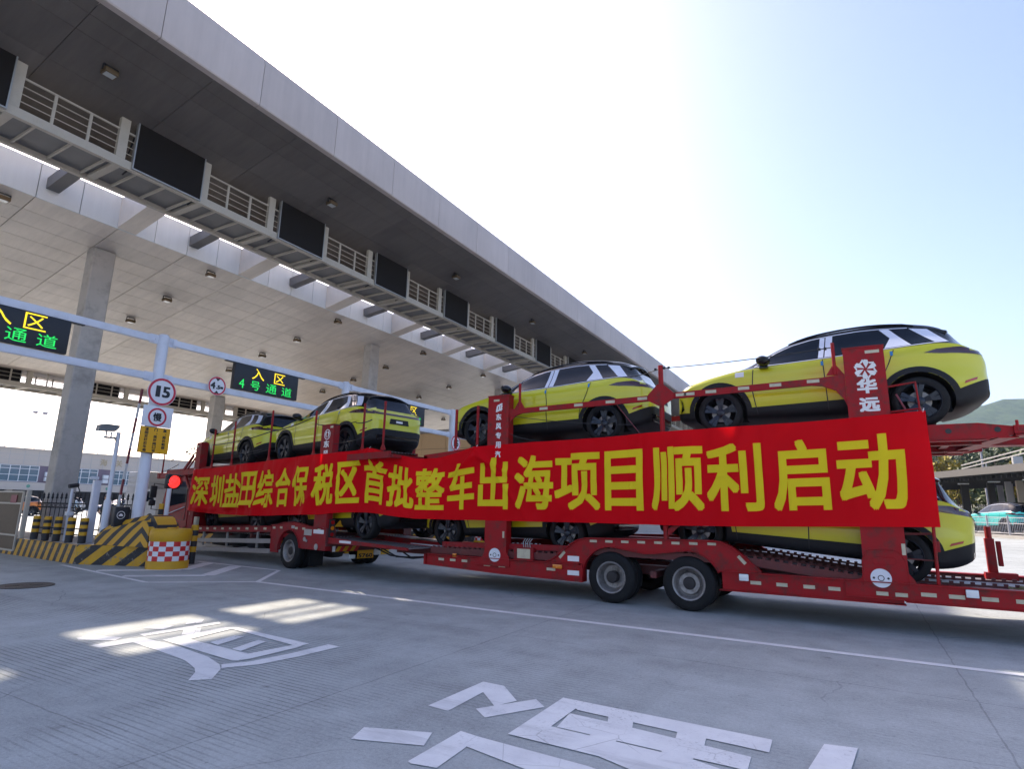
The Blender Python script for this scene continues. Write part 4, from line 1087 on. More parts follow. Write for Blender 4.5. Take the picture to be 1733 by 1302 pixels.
CARS = [
 (-.47, YC, 2.82, 0, 0, 'lime yellow SUV on the upper deck behind the red post with the white flower emblem'),
 (-5.33, YC, 2.755, 0, 0, 'lime yellow SUV on the trailer upper deck just behind the narrow lettered red post'),
 (-.93, YC, .745, 0, R(5.2), 'lime yellow SUV on the sloping lower deck, its tail sticking out past the banner'),
 (-6.05, YC+.05, .72, R(-2), R(-.8), 'lime yellow SUV low at the trailer front, only its wheels seen under the banner'),
]
for i, c in enumerate(CARS): place_car(*c, first=(i == 0))
for s_, z, pt, lb in ((1.48,2.63,-.4,'lime yellow SUV at the tail of the truck upper deck, plate recess in view'),
                      (6.42,2.57,-.2,'lime yellow SUV at the front of the truck upper deck above the cab'),
                      (.45,.76,-1.0,'lime yellow SUV on the lower deck bridging the truck tail, below the banner'),
                      (5.33,.68,-1.0,'lime yellow SUV inside the truck lower deck behind the side rail with tape')):
    p = tw(s_, 1.27, z); place_car(p.x, p.y, p.z, TH, R(pt), lb)
# ---------------------------------------------------------------- car transporter trailer
YN, YF = 9.84, 12.34
trl = empty('transporter_trailer', (-3.0, 11.09, 0), 'red two deck car transporter trailer with tandem wheels carrying yellow cars', 'trailer')
def TP(name, mb, m_, smooth=30, parent=None, fixn=True):
    o = mb.build(name, m_ if isinstance(m_, list) else m_, parent or trl, smooth, origin=trl.location, fixn=fixn); return o
def TPS(name, mb, m_, smooth=0):
    for q_ in pieces(mb): TP(name, q_, m_, smooth)
def mirror(mb):
    n_ = MB(); n_.v = [(x, YN+YF-y, z) for x, y, z in mb.v]; n_.f = [tuple(f[::-1]) for f in mb.f]; n_.m = list(mb.m); return n_
def both(name, mb, m_, smooth=30):
    TP(name, mb, m_, smooth); return TP(name, mirror(mb), m_, smooth)
def fl(mb, x0, x1, z0, z1, y=None, t=.004): mb.box(x0, x1, (YN if y is None else y)-t, (YN if y is None else y), z0, z1)

# low side frame at the front, flanged
mb = MB(); mb.prism([(-7.66,.58),(-7.66,.40),(-7.2,.38),(-5.9,.335),(-4.25,.315),(-4.25,.585),(-4.42,.585),(-5.6,.575)],'y',YN+.005,YN+.05)
mb.prism([(-7.68,.585),(-4.30,.59),(-4.30,.605),(-7.68,.60)],'y',YN-.03,YN+.12); mb.prism([(-7.66,.385),(-5.9,.32),(-4.25,.30),(-4.25,.312),(-5.9,.332),(-7.66,.398)],'y',YN-.012,YN+.12)
mb.box(-7.70,-7.655,YN-.03,YN+.35,.39,.60); mb.box(-4.26,-4.235,YN-.02,YN+.2,.30,.60)
both('side_frame', mb, M['red'])
mb = MB(); mb.beam((-7.35,YN+.16,.79),(-4.55,YN+.16,.845),.10,.10); mb.box(-7.33,-7.25,YN+.10,YN+.2,.60,.84); mb.beam((-4.9,YN+.1,.62),(-4.62,YN+.1,.84),.05,.07); both('upper_side_beam', mb, M['red2'])
# tandem fender plate
def arch(cx, r, a0, a1, n_=14): return [(cx+r*math.cos(R(a0+(a1-a0)*i/n_)), .41+r*math.sin(R(a0+(a1-a0)*i/n_))) for i in range(n_+1)]
W1, W2 = -3.72, -2.42
topc = [(-4.93,.607),(-4.80,.66),(-4.62,.79),(-4.45,.93),(-4.33,1.00),(-4.18,1.04),(-2.05,1.09),(-1.9,1.075),(-1.75,1.01),(-1.55,.86),(-1.33,.66)]
low = [(-1.90,.64)]+arch(W2,.515,24,100)+[(-2.95,.855),(-3.12,.845)]+arch(W1,.515,78,170)+[(-4.235,.40),(-4.235,.607)]
mb = MB(); mb.prism(topc+low,'y',YN+.01,YN+.04)
for a, b in zip(topc, topc[1:]): mb.beam((a[0],YN+.05,a[1]+.008),(b[0],YN+.05,b[1]+.008),.16,.014)
for a, b in zip(low[1:], low[2:-1]): mb.beam((a[0],YN+.03,a[1]-.006),(b[0],YN+.03,b[1]-.006),.10,.010)
mb.box(-4.20,-2.1,YN+.05,YN+.55,.97,1.02); both('fender', mb, M['red'])
# rear side frame
mb = MB(); mb.prism([(-1.90,.64),(-1.90,.38),(-.3,.375),(.44,.385),(.44,.64)],'y',YN+.008,YN+.05); mb.box(-1.95,.6,YN-.035,YN+.14,.64,.655); mb.box(-1.95,.46,YN-.02,YN+.14,.362,.375)
mb.prism([(.443,.635),(.443,.42),(2.75,.42),(2.75,.635)],'y',YN-.012,YN+.05); mb.box(.46,2.75,YN-.045,YN+.14,.637,.655); mb.box(.46,2.75,YN-.03,YN+.14,.405,.418)
both('rear_side_frame', mb, M['red'])
# big posts
def post(x0, x1, z0, z1, xf0, xf1, zf, panel):
    mb = MB(); y0, y1 = YN-.015, YN+.17
    mb.prism([(x0,zf+.16),(x0,z1),(x1,z1),(x1,zf+.16),(x1+.06,zf+.08),(xf1,zf),(xf1,z0),(xf0,z0),(xf0,zf),(x0-.04,zf+.06)],'y',y0,y0+.02)
    mb.box(x0,x0+.015,y0+.021,y1,zf+.1,z1); mb.box(x1-.015,x1,y0+.021,y1,zf+.1,z1); mb.box(x0+.016,x1-.016,y1-.015,y1,zf+.1,z1)
    mb.box(x0-.01,x1+.01,y0-.01,y1+.01,z1+.001,z1+.018); mb.box(xf0,xf1,y0-.02,y1,z0-.012,z0)
    if panel:
        a0, a1, b0, b1 = panel; pts = [(a0,b0),(a0+.02,b1-.14),(a0+.08,b1-.02),(a0+.13,b1),(a1-.17,b1),(a1-.08,b1-.03),(a1-.02,b1-.15),(a1,b0)]
        mb.tube([(p[0],y0-.001,p[1]) for p in pts],.009,6)
        c0, c1 = (a0+a1)/2-.14, (a0+a1)/2+.14; d0 = b1-.20
        mb.tube([(c0+.03,y0-.001,d0),(c1-.03,y0-.001,d0),(c1,y0-.001,d0+.03),(c1,y0-.001,d0+.07),(c1-.03,y0-.001,d0+.1),(c0+.03,y0-.001,d0+.1),(c0,y0-.001,d0+.07),(c0,y0-.001,d0+.03),(c0+.03,y0-.001,d0)],.006,6)
    return mb
p1 = post(-6.26,-5.78,.475,3.72,-6.46,-5.70,.56,None)
p2 = post(.005,.525,.44,3.97,-.24,.62,.62,(-.02,.53,.60,1.08))
P1 = TP('post', p1, M['red']); TP('post', mirror(p1), M['red']); P2 = TP('post', p2, M['red']); TP('post', mirror(p2), M['red'])
for P_, x, z in ((P1,-6.02,.66),(P2,.20,.70)):
    mb = MB(); mb.cyl((x,YN-.018,z),(x,YN-.024,z),.125,32); TP('round_reflector', mb, M['signwhite'], parent=P_)
    P_.children[-1].location = (0,0,0)
    mb = MB(); add_ring(mb,(x,YN-.024,z),(1,0,0),(0,0,1),(0,-1,0),.03,.04,.001,24)
    for dx in (-.085,.085): add_disc(mb,(x+dx,YN-.024,z),(1,0,0),(0,0,1),(0,-1,0),.015,.001,12)
    TP('reflector_mark', mb, M['castiron'], 0, parent=P_, fixn=False)
# lettering on the posts
FX = lambda x, z: plane_fn((x, YN-.015, z), (1,0,0), (0,0,1), (0,-1,0), .002, .0004)
mb = MB()
z = 3.235
for ch in '东风专用汽':
    put_text(mb, ch, FX(-6.07, z), .125, .13, bold=.006); z -= .185
for i, (a, b) in enumerate((((-6.04,3.42),(-5.93,3.46)),((-6.06,3.40),(-6.04,3.52)),((-6.04,3.52),(-5.93,3.56)),((-5.965,3.42),(-5.94,3.53)),((-6.0,3.44),(-5.985,3.52)))):
    a = Vector((a[0],a[1])); b = Vector((b[0],b[1])); d = (b-a).normalized(); q = Vector((-d.y,d.x))*.017
    add_poly(mb, [Vector((p.x, YN-.0175-.0004*i, p.y)) for p in (a-q, b-q, b+q, a+q)])
TP('lettering', mb, M['whitepaint'], 0, parent=P1, fixn=False)
mb = MB()
put_text(mb, '华', FX(.145, 3.275), .255, .225, bold=.012); put_text(mb, '远', FX(.155, 3.005), .255, .215, bold=.012)
for k in range(6):
    a = R(60*k+20); c = Vector((.275, 3.64))
    u = Vector((math.cos(a), math.sin(a))); t = Vector((-u.y, u.x))
    for pl_ in ([u*.02-t*.006, u*.10-t*.03, u*.145-t*.012, u*.145+t*.03, u*.115+t*.05, u*.07+t*.025], [u*.135+t*.04, u*.145+t*.055, u*.075+t*.085, u*.085+t*.055]):
        add_poly(mb, [Vector((c.x+p.x, YN-.0172-.0003*k, c.y+p.y)) for p in pl_])
TP('lettering', mb, M['whitepaint'], 0, parent=P2, fixn=False)
# thin middle post, stubs, upper rail
def stake(x, z0, z1, r=.026, foot=True, y=None):
    y = YN+.03 if y is None else y
    mb = MB(); mb.tube([(x,y,z0),(x,y,z1)],r,10)
    if foot: mb.prism([(x-.12,z0-.002),(x-.03,z0+.14),(x+.03,z0+.14),(x+.12,z0-.002)],'y',y-.008,y+.008)
    return mb
both('stake', stake(-2.76, 1.09, 4.02, .042, False), M['red'])
mb = MB(); mb.prism([(-2.72,1.14),(-2.53,1.30),(-2.53,1.46),(-2.60,1.46),(-2.60,1.33),(-2.72,1.25)],'y',YN+.0,YN+.05); both('hinge_bracket', mb, M['red2'])
both('stake', stake(-5.56, 3.44, 3.94), M['red']); both('stake', stake(-.12, 3.60, 4.10), M['red']);
both('stake', stake(-7.06, 2.70, 3.52, .03, False), M['red']); both('stake', stake(-6.53, 2.74, 3.57, .03, False), M['red'])
mb = MB()
mb.prism([(-5.78,3.30),(-5.5,3.345),(-2.82,3.405),(-2.82,3.505),(-5.5,3.445),(-5.78,3.44)],'y',YN+.0,YN+.045)
mb.prism([(-5.779,3.10),(-5.74,3.22),(-5.64,3.30),(-5.5,3.344),(-5.779,3.302)],'y',YN+.01,YN+.04)
mb.prism([(-2.70,3.41),(-.45,3.46),(-.30,3.44),(-.13,3.36),(-.03,3.22),(.004,3.12),(.004,3.60),(-.3,3.57),(-2.70,3.515)],'y',YN+.0,YN+.045)
for x in (-2.76,): mb.prism([(x-.22,3.40),(x-.04,3.30),(x+.04,3.30),(x+.22,3.41),(x+.22,3.515),(x+.05,3.68),(x-.05,3.68),(x-.22,3.505)],'y',YN-.03,YN-.015)
both('upper_rail', mb, M['red'])
mb = MB()
for x in (-5.02,-4.30,-3.68,-3.09,-2.28): 
    z = 3.395+.0245*(x+5.5); fl(mb,x-.085,x+.085,z-.025,z+.025,YN-.031 if abs(x+2.76)<.3 else YN-.001)
for x in (-2.42,-1.93,-1.42,-.95,-.42): 
    z = 3.465+.026*(x+2.70); fl(mb,x-.085,x+.085,z-.025,z+.025,YN-.001)
fl(mb,-6.13,-6.0,3.615,3.655,YN-.016); fl(mb,.29,.47,3.875,3.92,YN-.016)
for i in range(8): 
    x = -4.02+.285*i; fl(mb,x-.075,x+.055,.99+.022*(x+4.2)*1.0-.012,1.03+.022*(x+4.2)-.012,YN+.009)
for x in (-7.28,-7.0,-6.72): fl(mb,x-.065,x+.065,.485,.53,YN+.004)
for x in (-6.2,-5.87): fl(mb,x-.07,x+.07,.445,.49,YN+.004)
fl(mb,-4.93,-4.76,.455,.50,YN+.004)
for x in (-1.42,-1.06,-.70,-.38,-.08): fl(mb,x-.075,x+.075,.485,.535,YN+.007)
for x in (.20,.42): fl(mb,x-.075,x+.065,.475,.525,YN-.036)
for x in (.72,1.02,1.36,1.70,2.02): fl(mb,x-.085,x+.085,.50,.55,YN-.013)
def slant(mb, cx, cz, a, l_=.15, h_=.05):
    u = Vector((math.cos(R(a)), math.sin(R(a)))); t = Vector((-u.y, u.x))
    P = [(cx+p.x, cz+p.y) for p in (-u*l_/2-t*h_/2, u*l_/2-t*h_/2, u*l_/2+t*h_/2, -u*l_/2+t*h_/2)]; mb.prism(P,'y',YN+.0055,YN+.0095)
slant(mb,-4.63,.74,48); slant(mb,-1.60,.83,-48); fl(mb,.475,.52,1.02,1.17,YN-.016); fl(mb,-5.86,-5.82,.98,1.10,YN-.016)
TPS('reflector_strip', mb, M['tape'])
mb = MB(); fl(mb,-4.52,-4.30,.64,.73,YN+.009); fl(mb,-4.52,-4.30,.405,.485,YN+.004); TPS('white_label', mb, M['whitepaint'])
mb = MB(); mb.box(-5.62,-5.22,YN+.02,YN+.2,.605,.82); TP('valve_box', mb, M['red2'], 0)
mb = MB(); mb.box(-5.55,-5.28,YN+.012,YN+.019,.63,.80); TP('plate', mb, M['tape'], 0)
for x in (-4.70,): 
    mb = MB(); mb.cham(x-.10,x+.08,YN-.03,YN+.004,.50,.57,.008); TP('amber_lamp', mb, M['lampamber'])
mb = MB(); mb.cham(-6.99,-6.91,YN-.03,YN+.004,.57,.64,.008); TP('amber_lamp', mb, M['lampamber'])
for x in (-1.57, 1.19): 
    mb = MB(); mb.cham(x-.075,x+.06,YN-.06,YN-.013,.53,.63,.012); TP('side_lamp', mb, M['lampclear'])
mb = MB()
for k in range(4): mb.tube([(-5.46+.045*k,YN+.1,.82),(-5.47+.045*k,YN+.1,.92),(-5.45+.05*k,YN+.14,.98)],.007,6)
TPS('valve_lever', mb, M['galv'], 30)
# wheels: dual tyres
def truck_wheel(x, y, rear, r=.42, parent=None, near=True, dual=True, org=None, col=None):
    P_ = parent or trl; org = trl.location if org is None else org
    q = 1 if near else -1
    def prof(y0): return [(.245,y0+q*.02),(.262,y0+q*.0),(.34,y0-q*.012),(.395,y0+q*.004),(.412,y0+q*.025),(.42,y0+q*.045),(.42,y0+q*.095),(.408,y0+q*.10),(.408,y0+q*.108),(.42,y0+q*.113),(.42,y0+q*.16),(.408,y0+q*.20),(.36,y0+q*.235),(.26,y0+q*.23)]
    mb = MB(); mb.lathe(prof(y),48,(x,0,r),'y')
    wh = mb.build('wheel', M['rubber'], P_, 35, origin=org)
    if dual:
        mb = MB(); mb.lathe(prof(y+q*.26),40,(x,0,r),'y'); mb.build('inner_tyre', M['rubber'], wh, 35, origin=org)
    mb = MB()
    mb.lathe([(.262,y+q*.0),(.255,y-q*.012),(.238,y-q*.006),(.225,y+q*.02),(.215,y+q*.10),(.185,y+q*.16),(.10,y+q*.17)] if not rear else [(.262,y),(.255,y-q*.012),(.236,y-q*.004),(.22,y+q*.03),(.205,y+q*.09),(.175,y+q*.11),(.160,y+q*.045),(.10,y+q*.05)],40,(x,0,r),'y')
    for k in range(10):
        a = 2*math.pi*k/10; rr = .125 if rear else .145; d_ = .04 if rear else .15
        mb.cyl((x+rr*math.cos(a),y+q*d_,r+rr*math.sin(a)),(x+rr*math.cos(a),y+q*(d_+.05),r+rr*math.sin(a)),.015,6)
    mb.build('rim', M['rimsteel'], wh, 35, origin=org)
    mb = MB(); mb.lathe([(.10,y+q*.17),(.10,y+q*.05),(.085,y+q*.03),(.045,y+q*.022),(0,y+q*.02)],24,(x,0,r),'y'); mb.build('hub', M['hubdark'], wh, 35, origin=org)
for x, rear in ((W1,False),(W2,True)):
    truck_wheel(x, YN+.012, rear, near=True); truck_wheel(x, YF-.012, rear, near=False)
    mb = MB(); mb.cyl((x,YN+.5,.42),(x,YF-.5,.42),.065,12); mb.box(x-.1,x+.1,YN+.55,YN+.75,.42,.95); mb.box(x-.1,x+.1,YF-.75,YF-.55,.42,.95); TP('axle', mb, M['black'])
mb = MB(); mb.box(-4.6,2.4,YN+.7,YN+.82,.44,.60); mb.box(-4.6,2.4,YF-.82,YF-.7,.44,.60); mb.box(-7.6,-4.6,YN+.7,YN+.82,.44,.60); mb.box(-7.6,-4.6,YF-.82,YF-.7,.44,.60)
for x in (-7.55,-6.6,-5.6,-4.5,-3.0,-1.7,-.6,.5,1.6,2.6): mb.box(x-.05,x+.05,YN+.055,YF-.055,.46,.56)
TP('chassis', mb, M['darkred'], 0)
mb = MB(); mb.beam((-9.4,11.05,.55),(-7.5,11.05,.55),.18,.16); mb.beam((-9.0,11.05,.56),(-7.6,10.3,.56),.1,.12); mb.beam((-9.0,11.05,.56),(-7.6,11.9,.56),.1,.12); TP('drawbar', mb, M['darkred'], 0)
mb = MB(); 
for k, y in enumerate((10.6,10.8,11.3)): mb.tube([(-9.9,y,.62),(-9.3,y+.05,.42-.04*k),(-8.6,y,.40),(-8.0,y,.48),(-7.6,y,.6)],.018,6)
TPS('air_hose', mb, M['hblack'], 30)
# lower deck runners: treads, side channels
def tread_material():
    m = bpy.data.materials.new('perforated_tread'); m.use_nodes = True; n = m.node_tree.nodes; l = m.node_tree.links; b = n['Principled BSDF']
    b.inputs['Base Color'].default_value = (.22,.20,.21,1); b.inputs['Roughness'].default_value = .5; b.inputs['Metallic'].default_value = .4
    tc = n.new('ShaderNodeTexCoord'); v = n.new('ShaderNodeTexVoronoi'); v.inputs['Scale'].default_value = 11; v.inputs['Randomness'].default_value = 0
    l.new(tc.outputs['Object'], v.inputs['Vector'])
    k = n.new('ShaderNodeMath'); k.operation = 'LESS_THAN'; k.inputs[1].default_value = .36; l.new(v.outputs['Distance'], k.inputs[0])
    mx = n.new('ShaderNodeMix'); mx.data_type = 'RGBA'; mx.inputs['A'].default_value = (.26,.235,.24,1); mx.inputs['B'].default_value = (.015,.012,.012,1)
    l.new(k.outputs[0], mx.inputs['Factor']); l.new(mx.outputs['Result'], b.inputs['Base Color'])
    return m
M['tread'] = tread_material()
path = [(-7.6,.70),(-4.75,.72),(-4.35,.86),(-4.0,.865),(-1.75,.85),(-1.35,.83),(.55,.615),(1.0,.60),(2.7,.60)]
for ya, yb in ((YN+.12,YN+.78),(YF-.78,YF-.12)):
    mb = MB()
    for a, b in zip(path, path[1:]):
        mb.mi = 0; mb.add([(a[0],ya,a[1]),(b[0],ya,b[1]),(b[0],yb,b[1]),(a[0],yb,a[1]),(a[0],ya,a[1]-.02),(b[0],ya,b[1]-.02),(b[0],yb,b[1]-.02),(a[0],yb,a[1]-.02)],[(0,1,2,3),(7,6,5,4),(0,4,5,1),(2,6,7,3)])
        mb.mi = 1
        for y in (ya-.03, yb+.03): mb.beam((a[0],y,a[1]-.035),(b[0],y,b[1]-.035),.05,.12)
        d = Vector((b[0]-a[0],0,b[1]-a[1])); k = int(d.length/.115)
        mb.mi = 1
        for i in range(k):
            t = (i+.5)/k; x = a[0]+(b[0]-a[0])*t; z = a[1]+(b[1]-a[1])*t
            for y in (ya-.03, yb+.03): mb.box(x-.025,x+.025,y-.012,y+.012,z+.026,z+.055)
    TP('lower_runner', mb, [M['tread'], M['darkred']], 0)  # dark red puts the deck interior's shade into the channels and rungs
mb = MB(); mb.box(.75,2.65,YN+.84,YF-.84,.585,.60); TP('floor_plate', mb, M['tread'], 0)
# upper deck
mb = MB()
ya, yb = YN+.06, YN+.72
def ubeam(mb, y, t=.06):
    mb.prism([(-7.9,2.50),(-7.9,2.60),(-6.4,2.74),(-2.7,2.775),(1.50,2.79),(1.86,2.73),(1.86,2.61),(1.60,2.575),(-2.7,2.57),(-6.4,2.53)],'y',y,y+t)
    mb.box(-6.3,1.6,y-.02,y+t+.02,2.553,2.568)
ubeam(mb, ya); ubeam(mb, yb-.06)
mb.mi = 1; mb.box(-6.4,1.55,ya+.062,yb-.062,2.70,2.72)
mb.mi = 0
for x in [-6.0+.55*i for i in range(14)]: mb.box(x-.03,x+.03,ya+.062,yb-.062,2.60,2.70)
both('upper_runner', mb, [M['red'], M['tread']], 0)
mb = MB()
for x in (-6.0,-4.2,-2.75,-1.2,.27,1.25): mb.box(x-.05,x+.05,YN+.725,YF-.725,2.60,2.70)
mb.beam((1.80,YN+.06,2.585),(1.45,YF-.06,2.585),.22,.02); mb.beam((1.80,YN+.06,2.66),(1.45,YF-.06,2.66),.03,.13)
mb.beam((-7.85,YN+.06,2.52),(-7.85,YF-.06,2.52),.08,.12)
TPS('upper_cross_member', mb, M['red'])
mb = MB()
mb.beam((1.862,YN+.16,2.68),(3.3,YN+.16,2.70),.30,.11); mb.box(1.87,3.3,YN+.0,YN+.32,2.60,2.615); mb.cyl((1.90,YN+.02,2.66),(1.90,YN+.02,2.80),.018,8)
mb.beam((1.55,YF-.95,2.655),(2.9,YF-.95,2.655),.28,.10); mb.cyl((2.0,YF-1.1,2.66),(2.0,YF-1.1,2.80),.018,8)
TPS('upper_ramp', mb, M['red'])
mb = MB()
for x in (1.17, 1.70): mb.cyl((x,YN+.052,2.69),(x,YN+.0585,2.69),.036,20)
TPS('bolt_hole', mb, M['black'])
# small guard frame and stakes at the rear end of the banner
mb = MB(); y = YN+.02
mb.tube([(.53,y,3.36),(.86,y,3.40),(.875,y,3.02),(.53,y,2.99)],.016,8); TP('guard_frame', mb, M['red'])
mb = MB(); mb.tube([(.875,y,3.02),(.86,y-.03,1.40),(.845,y,.66)],.022,8); mb.cham(.86,.91,y-.02,y+.03,1.08,1.22,.006); TP('stake', mb, M['red'])
mb = MB(); mb.tube([(.53,y+.05,1.30),(.85,y+.05,1.31)],.016,8); mb.tube([(.53,y+.05,.97),(.85,y+.05,.96)],.010,8); TPS('guard_frame', mb, M['darkred'], 30)
# fold down rear end posts
for yb_, xo in ((YF-.25, 1.75), (YN+.9, 2.45)):
    mb = MB(); mb.cham(xo-.05,xo+.07,yb_-.05,yb_+.05,.62,1.22,.01); mb.tube([(xo+.01,yb_,1.22),(xo+.01,yb_,1.40)],.045,10); mb.cham(xo+.09,xo+.15,yb_-.04,yb_+.04,.80,1.18,.01); mb.box(xo-.1,xo+.3,yb_-.08,yb_+.08,.60,.70)
    TP('end_post', mb, M['red2'])
mb = MB(); 
for k in range(3):
    pts = []; 
    for i in range(40): t = i/39*6.28*2.2; pts.append((1.75+.14*k+.11*math.cos(t)*(1-i/90),YN+.5+.1*k+.2*math.sin(t)*(1-i/90),.625+.012*math.sin(3*t)+.01*k))
    mb.tube(pts,.014,6)
M['rope'] = mat('olive_strap', (.16,.13,.05), .8, var=.2)
TPS('lashing_strap', mb, M['rope'], 30)
# stay cables on the upper deck
mb = MB()
def sag(a, b, d, n_=14): a = Vector(a); b = Vector(b); return [a.lerp(b, i/n_)-Vector((0,0,4*d*(i/n_)*(1-i/n_))) for i in range(n_+1)]
mb.tube(sag((-2.76,YN+.03,3.97),(-.12,YN+.03,4.03),.03),.008,6)
mb.tube(sag((-3.4,YN+.25,3.92),(-2.76,YN+.03,3.97),.02),.008,6)
for p in ((-2.70,3.97),(-2.62,3.97),(-2.85,3.96),(-.22,4.02),(-.30,4.02)): mb.cham(p[0]-.02,p[0]+.02,YN+.01,YN+.05,p[1]-.02,p[1]+.02,.008)
mb.tube(sag((-5.7,YN+.02,3.30),(-3.3,YN+.1,3.02),.04),.006,6); mb.tube(sag((-5.75,YN+.02,2.95),(-5.2,YN+.05,2.80),.02),.006,6)
mb.tube(sag((-7.06,YN+.03,3.25),(-6.5,YN+.03,3.30),.02),.008,6)
TPS('stay_cable', mb, M['hblack'], 30)
mb = MB(); mb.tube([(-3.6,YN+.1,3.40),(-3.18,YN+.12,2.85)],.008,6); mb.tube([(.62,YN+.05,3.25),(.72,YN+.05,3.0)],.014,6); TPS('lashing_strap', mb, M['boomred'], 30)
# ---------------------------------------------------------------- rigid towing truck (own axes: x backwards, y to the far side)
trk = empty('transporter_truck', P0, 'red two deck car transporter truck with its cab under the gantry, towing the trailer', 'truck', rotz=TH)
def KP(name, mb, m_, smooth=30, parent=None, fixn=True): return mb.build(name, m_, parent or trk, smooth, fixn=fixn)
WT = 2.5
def KPS(name, mb, m_, smooth=0, parent=None):
    for q_ in pieces(mb): KP(name, q_, m_, smooth, parent)
def kmirror(mb):
    n_ = MB(); n_.v = [(x, WT-y, z) for x, y, z in mb.v]; n_.f = [tuple(f[::-1]) for f in mb.f]; n_.m = list(mb.m); return n_
def kboth(name, mb, m_, smooth=30): KP(name, mb, m_, smooth); KP(name, kmirror(mb), m_, smooth)
# side rail
mb = MB(); mb.prism([(-7.45,.62),(-7.45,.775),(-2.46,.955),(-2.46,.82)],'y',.005,.05); mb.prism([(-7.45,.778),(-7.45,.79),(-2.44,.97),(-2.44,.958)],'y',-.02,.08); kboth('side_rail', mb, M['red2'])
mb = MB()
for i in range(10):
    s_ = 7.05-.475*i; z = .86-.0355*(s_-4.0)-.0; z = .775+(7.45-s_)*.0361-.055; mb.box(-s_-.075,-s_+.075,.0005,.0045,z-.028,z+.028)
for s_, z in ((2.32,.93),(1.98,.945),(1.28,.955),(.95,.955),(.30,.955)): mb.box(-s_-.06,-s_+.06,-.0005,.0035,z-.025,z+.025)
mb.box(-.16,-.12,-.0005,.0035,1.0,1.12); mb.box(-7.47,-7.43,-.012,-.008,1.12,1.2)
KPS('reflector_strip', mb, M['tape'])
# rear wheel panel
arcp = [(-1.57+.50*math.cos(R(a)), .41+.50*math.sin(R(a))) for a in range(12, 181, 12)]
mb = MB(); mb.prism([(-2.45,.34),(-2.45,.98),(-2.15,1.0),(-1.85,1.06),(-1.45,1.075),(-1.1,1.05),(-.75,1.0),(-.02,1.0),(-.02,.50),(-1.05,.50)]+arcp+[(-2.07,.34)],'y',.006,.04)
for a, b in zip(arcp, arcp[1:]): mb.beam((a[0],.03,a[1]),(b[0],.03,b[1]),.09,.012)
mb.prism([(-2.45,.985),(-2.15,1.005),(-1.85,1.065),(-1.45,1.08),(-1.1,1.055),(-.75,1.005),(-.02,1.005),(-.02,1.02),(-.75,1.02),(-1.1,1.07),(-1.45,1.095),(-1.85,1.08),(-2.15,1.02),(-2.45,1.0)],'y',-.02,.09)
mb.box(-.02,-.004,0,.20,.50,1.02); kboth('wheel_panel', mb, M['red2'])
mb = MB(); mb.box(-.92,-.60,-.001,.0045,.81,.95); KP('plate', mb, M['galv'], 0)
mb = MB(); mb.cham(-.52,-.10,-.006,.003,.865,.955,.004); KP('white_label', mb, M['whitepaint'])
mb = MB(); mb.box(-1.5,-1.36,-.001,.0045,.945,1.01); KP('small_plate', mb, M['galv'], 0)
mb = MB(); mb.cyl((-.36,.001,.57),(-.36,-.012,.57),.07,24); KP('round_reflector', mb, M['galv'])
mb = MB(); mb.cyl((-.86,.001,.72),(-.86,-.02,.72),.05,20); mb.cyl((-.78,.001,.69),(-.78,-.02,.69),.03,14); KPS('filler_cap', mb, M['galv'], 30)
# side guard bars
mb = MB(); mb.beam((-7.0,.01,.40),(-2.45,.01,.595),.03,.11); mb.beam((-6.95,.01,.16),(-2.42,.01,.355),.03,.11)
for s_ in (6.4,4.9,3.2): mb.box(-s_-.03,-s_+.03,.03,.07,.25+(7-s_)*.035,.75+(7-s_)*.035)
kboth('side_guard', mb, M['galv'], 0)
mb = MB(); mb.cham(-6.3,-5.4,.25,.85,.30,.75,.05); mb.cham(-5.2,-4.5,.20,.80,.32,.72,.10); mb.cyl((-4.3,.5,.5),(-3.3,.5,.52),.22,20); KPS('tank', mb, M['black'], 30)
mb = MB(); mb.box(-10.0,.0,.75,.85,.55,.80); mb.box(-10.0,.0,1.65,1.75,.55,.80)
for s_ in (.05,1.0,2.3,3.6,5,6.5,8): mb.box(-s_-.04,-s_+.04,.06,2.44,.62,.74)
KP('chassis', mb, M['darkred'], 0)
truck_wheel(-1.57, .03, True, r=.41, parent=trk, near=True, org=(0,0,0)); truck_wheel(-1.57, 2.47, True, r=.41, parent=trk, near=False, org=(0,0,0))
truck_wheel(-9.0, .08, False, r=.41, parent=trk, near=True, dual=False, org=(0,0,-.0)); truck_wheel(-9.0, 2.42, False, r=.41, parent=trk, near=False, dual=False, org=(0,0,0))
mb = MB(); mb.cyl((-1.57,.5,.41),(-1.57,2.0,.41),.09,12); mb.cham(-1.8,-1.34,1.05,1.45,.2,.6,.1); KP('axle', mb, M['black'])
mb = MB(); mb.beam((-2.15,.18,.32),(-2.15,.55,.32),.02,.4); mb.beam((-.9,.18,.30),(-.9,.55,.30),.015,.42); KPS('mud_flap', mb, M['rubber'])
# uprights: rear panel post, front panel post
mb = MB(); mb.box(-.52,-.02,-.012,.008,1.021,3.375); mb.box(-.52,-.505,.009,.15,1.021,3.37); mb.box(-.035,-.02,.009,.15,1.021,3.37); mb.box(-.50,-.04,.13,.15,1.03,3.37); mb.box(-.53,-.01,-.02,.155,3.376,3.392)
pr_ = KP('rear_post', mb, M['red2']); KP('rear_post', kmirror(mb), M['red2'])
for z_ in [1.3+.19*i for i in range(11)]:
    pass
FK = lambda x, z: plane_fn((x, -.012, z), (1,0,0), (0,0,1), (0,-1,0), .002, .0004)
mb = MB(); put_text(mb,'东',FK(-.385,2.84),.22,.17,bold=.01); put_text(mb,'风',FK(-.385,2.61),.22,.17,bold=.01)
mb2 = MB(); add_ring(mb2,(-.27,-.012,3.15),(1,0,0),(0,0,1),(0,-1,0),.105,.125,.002,36)
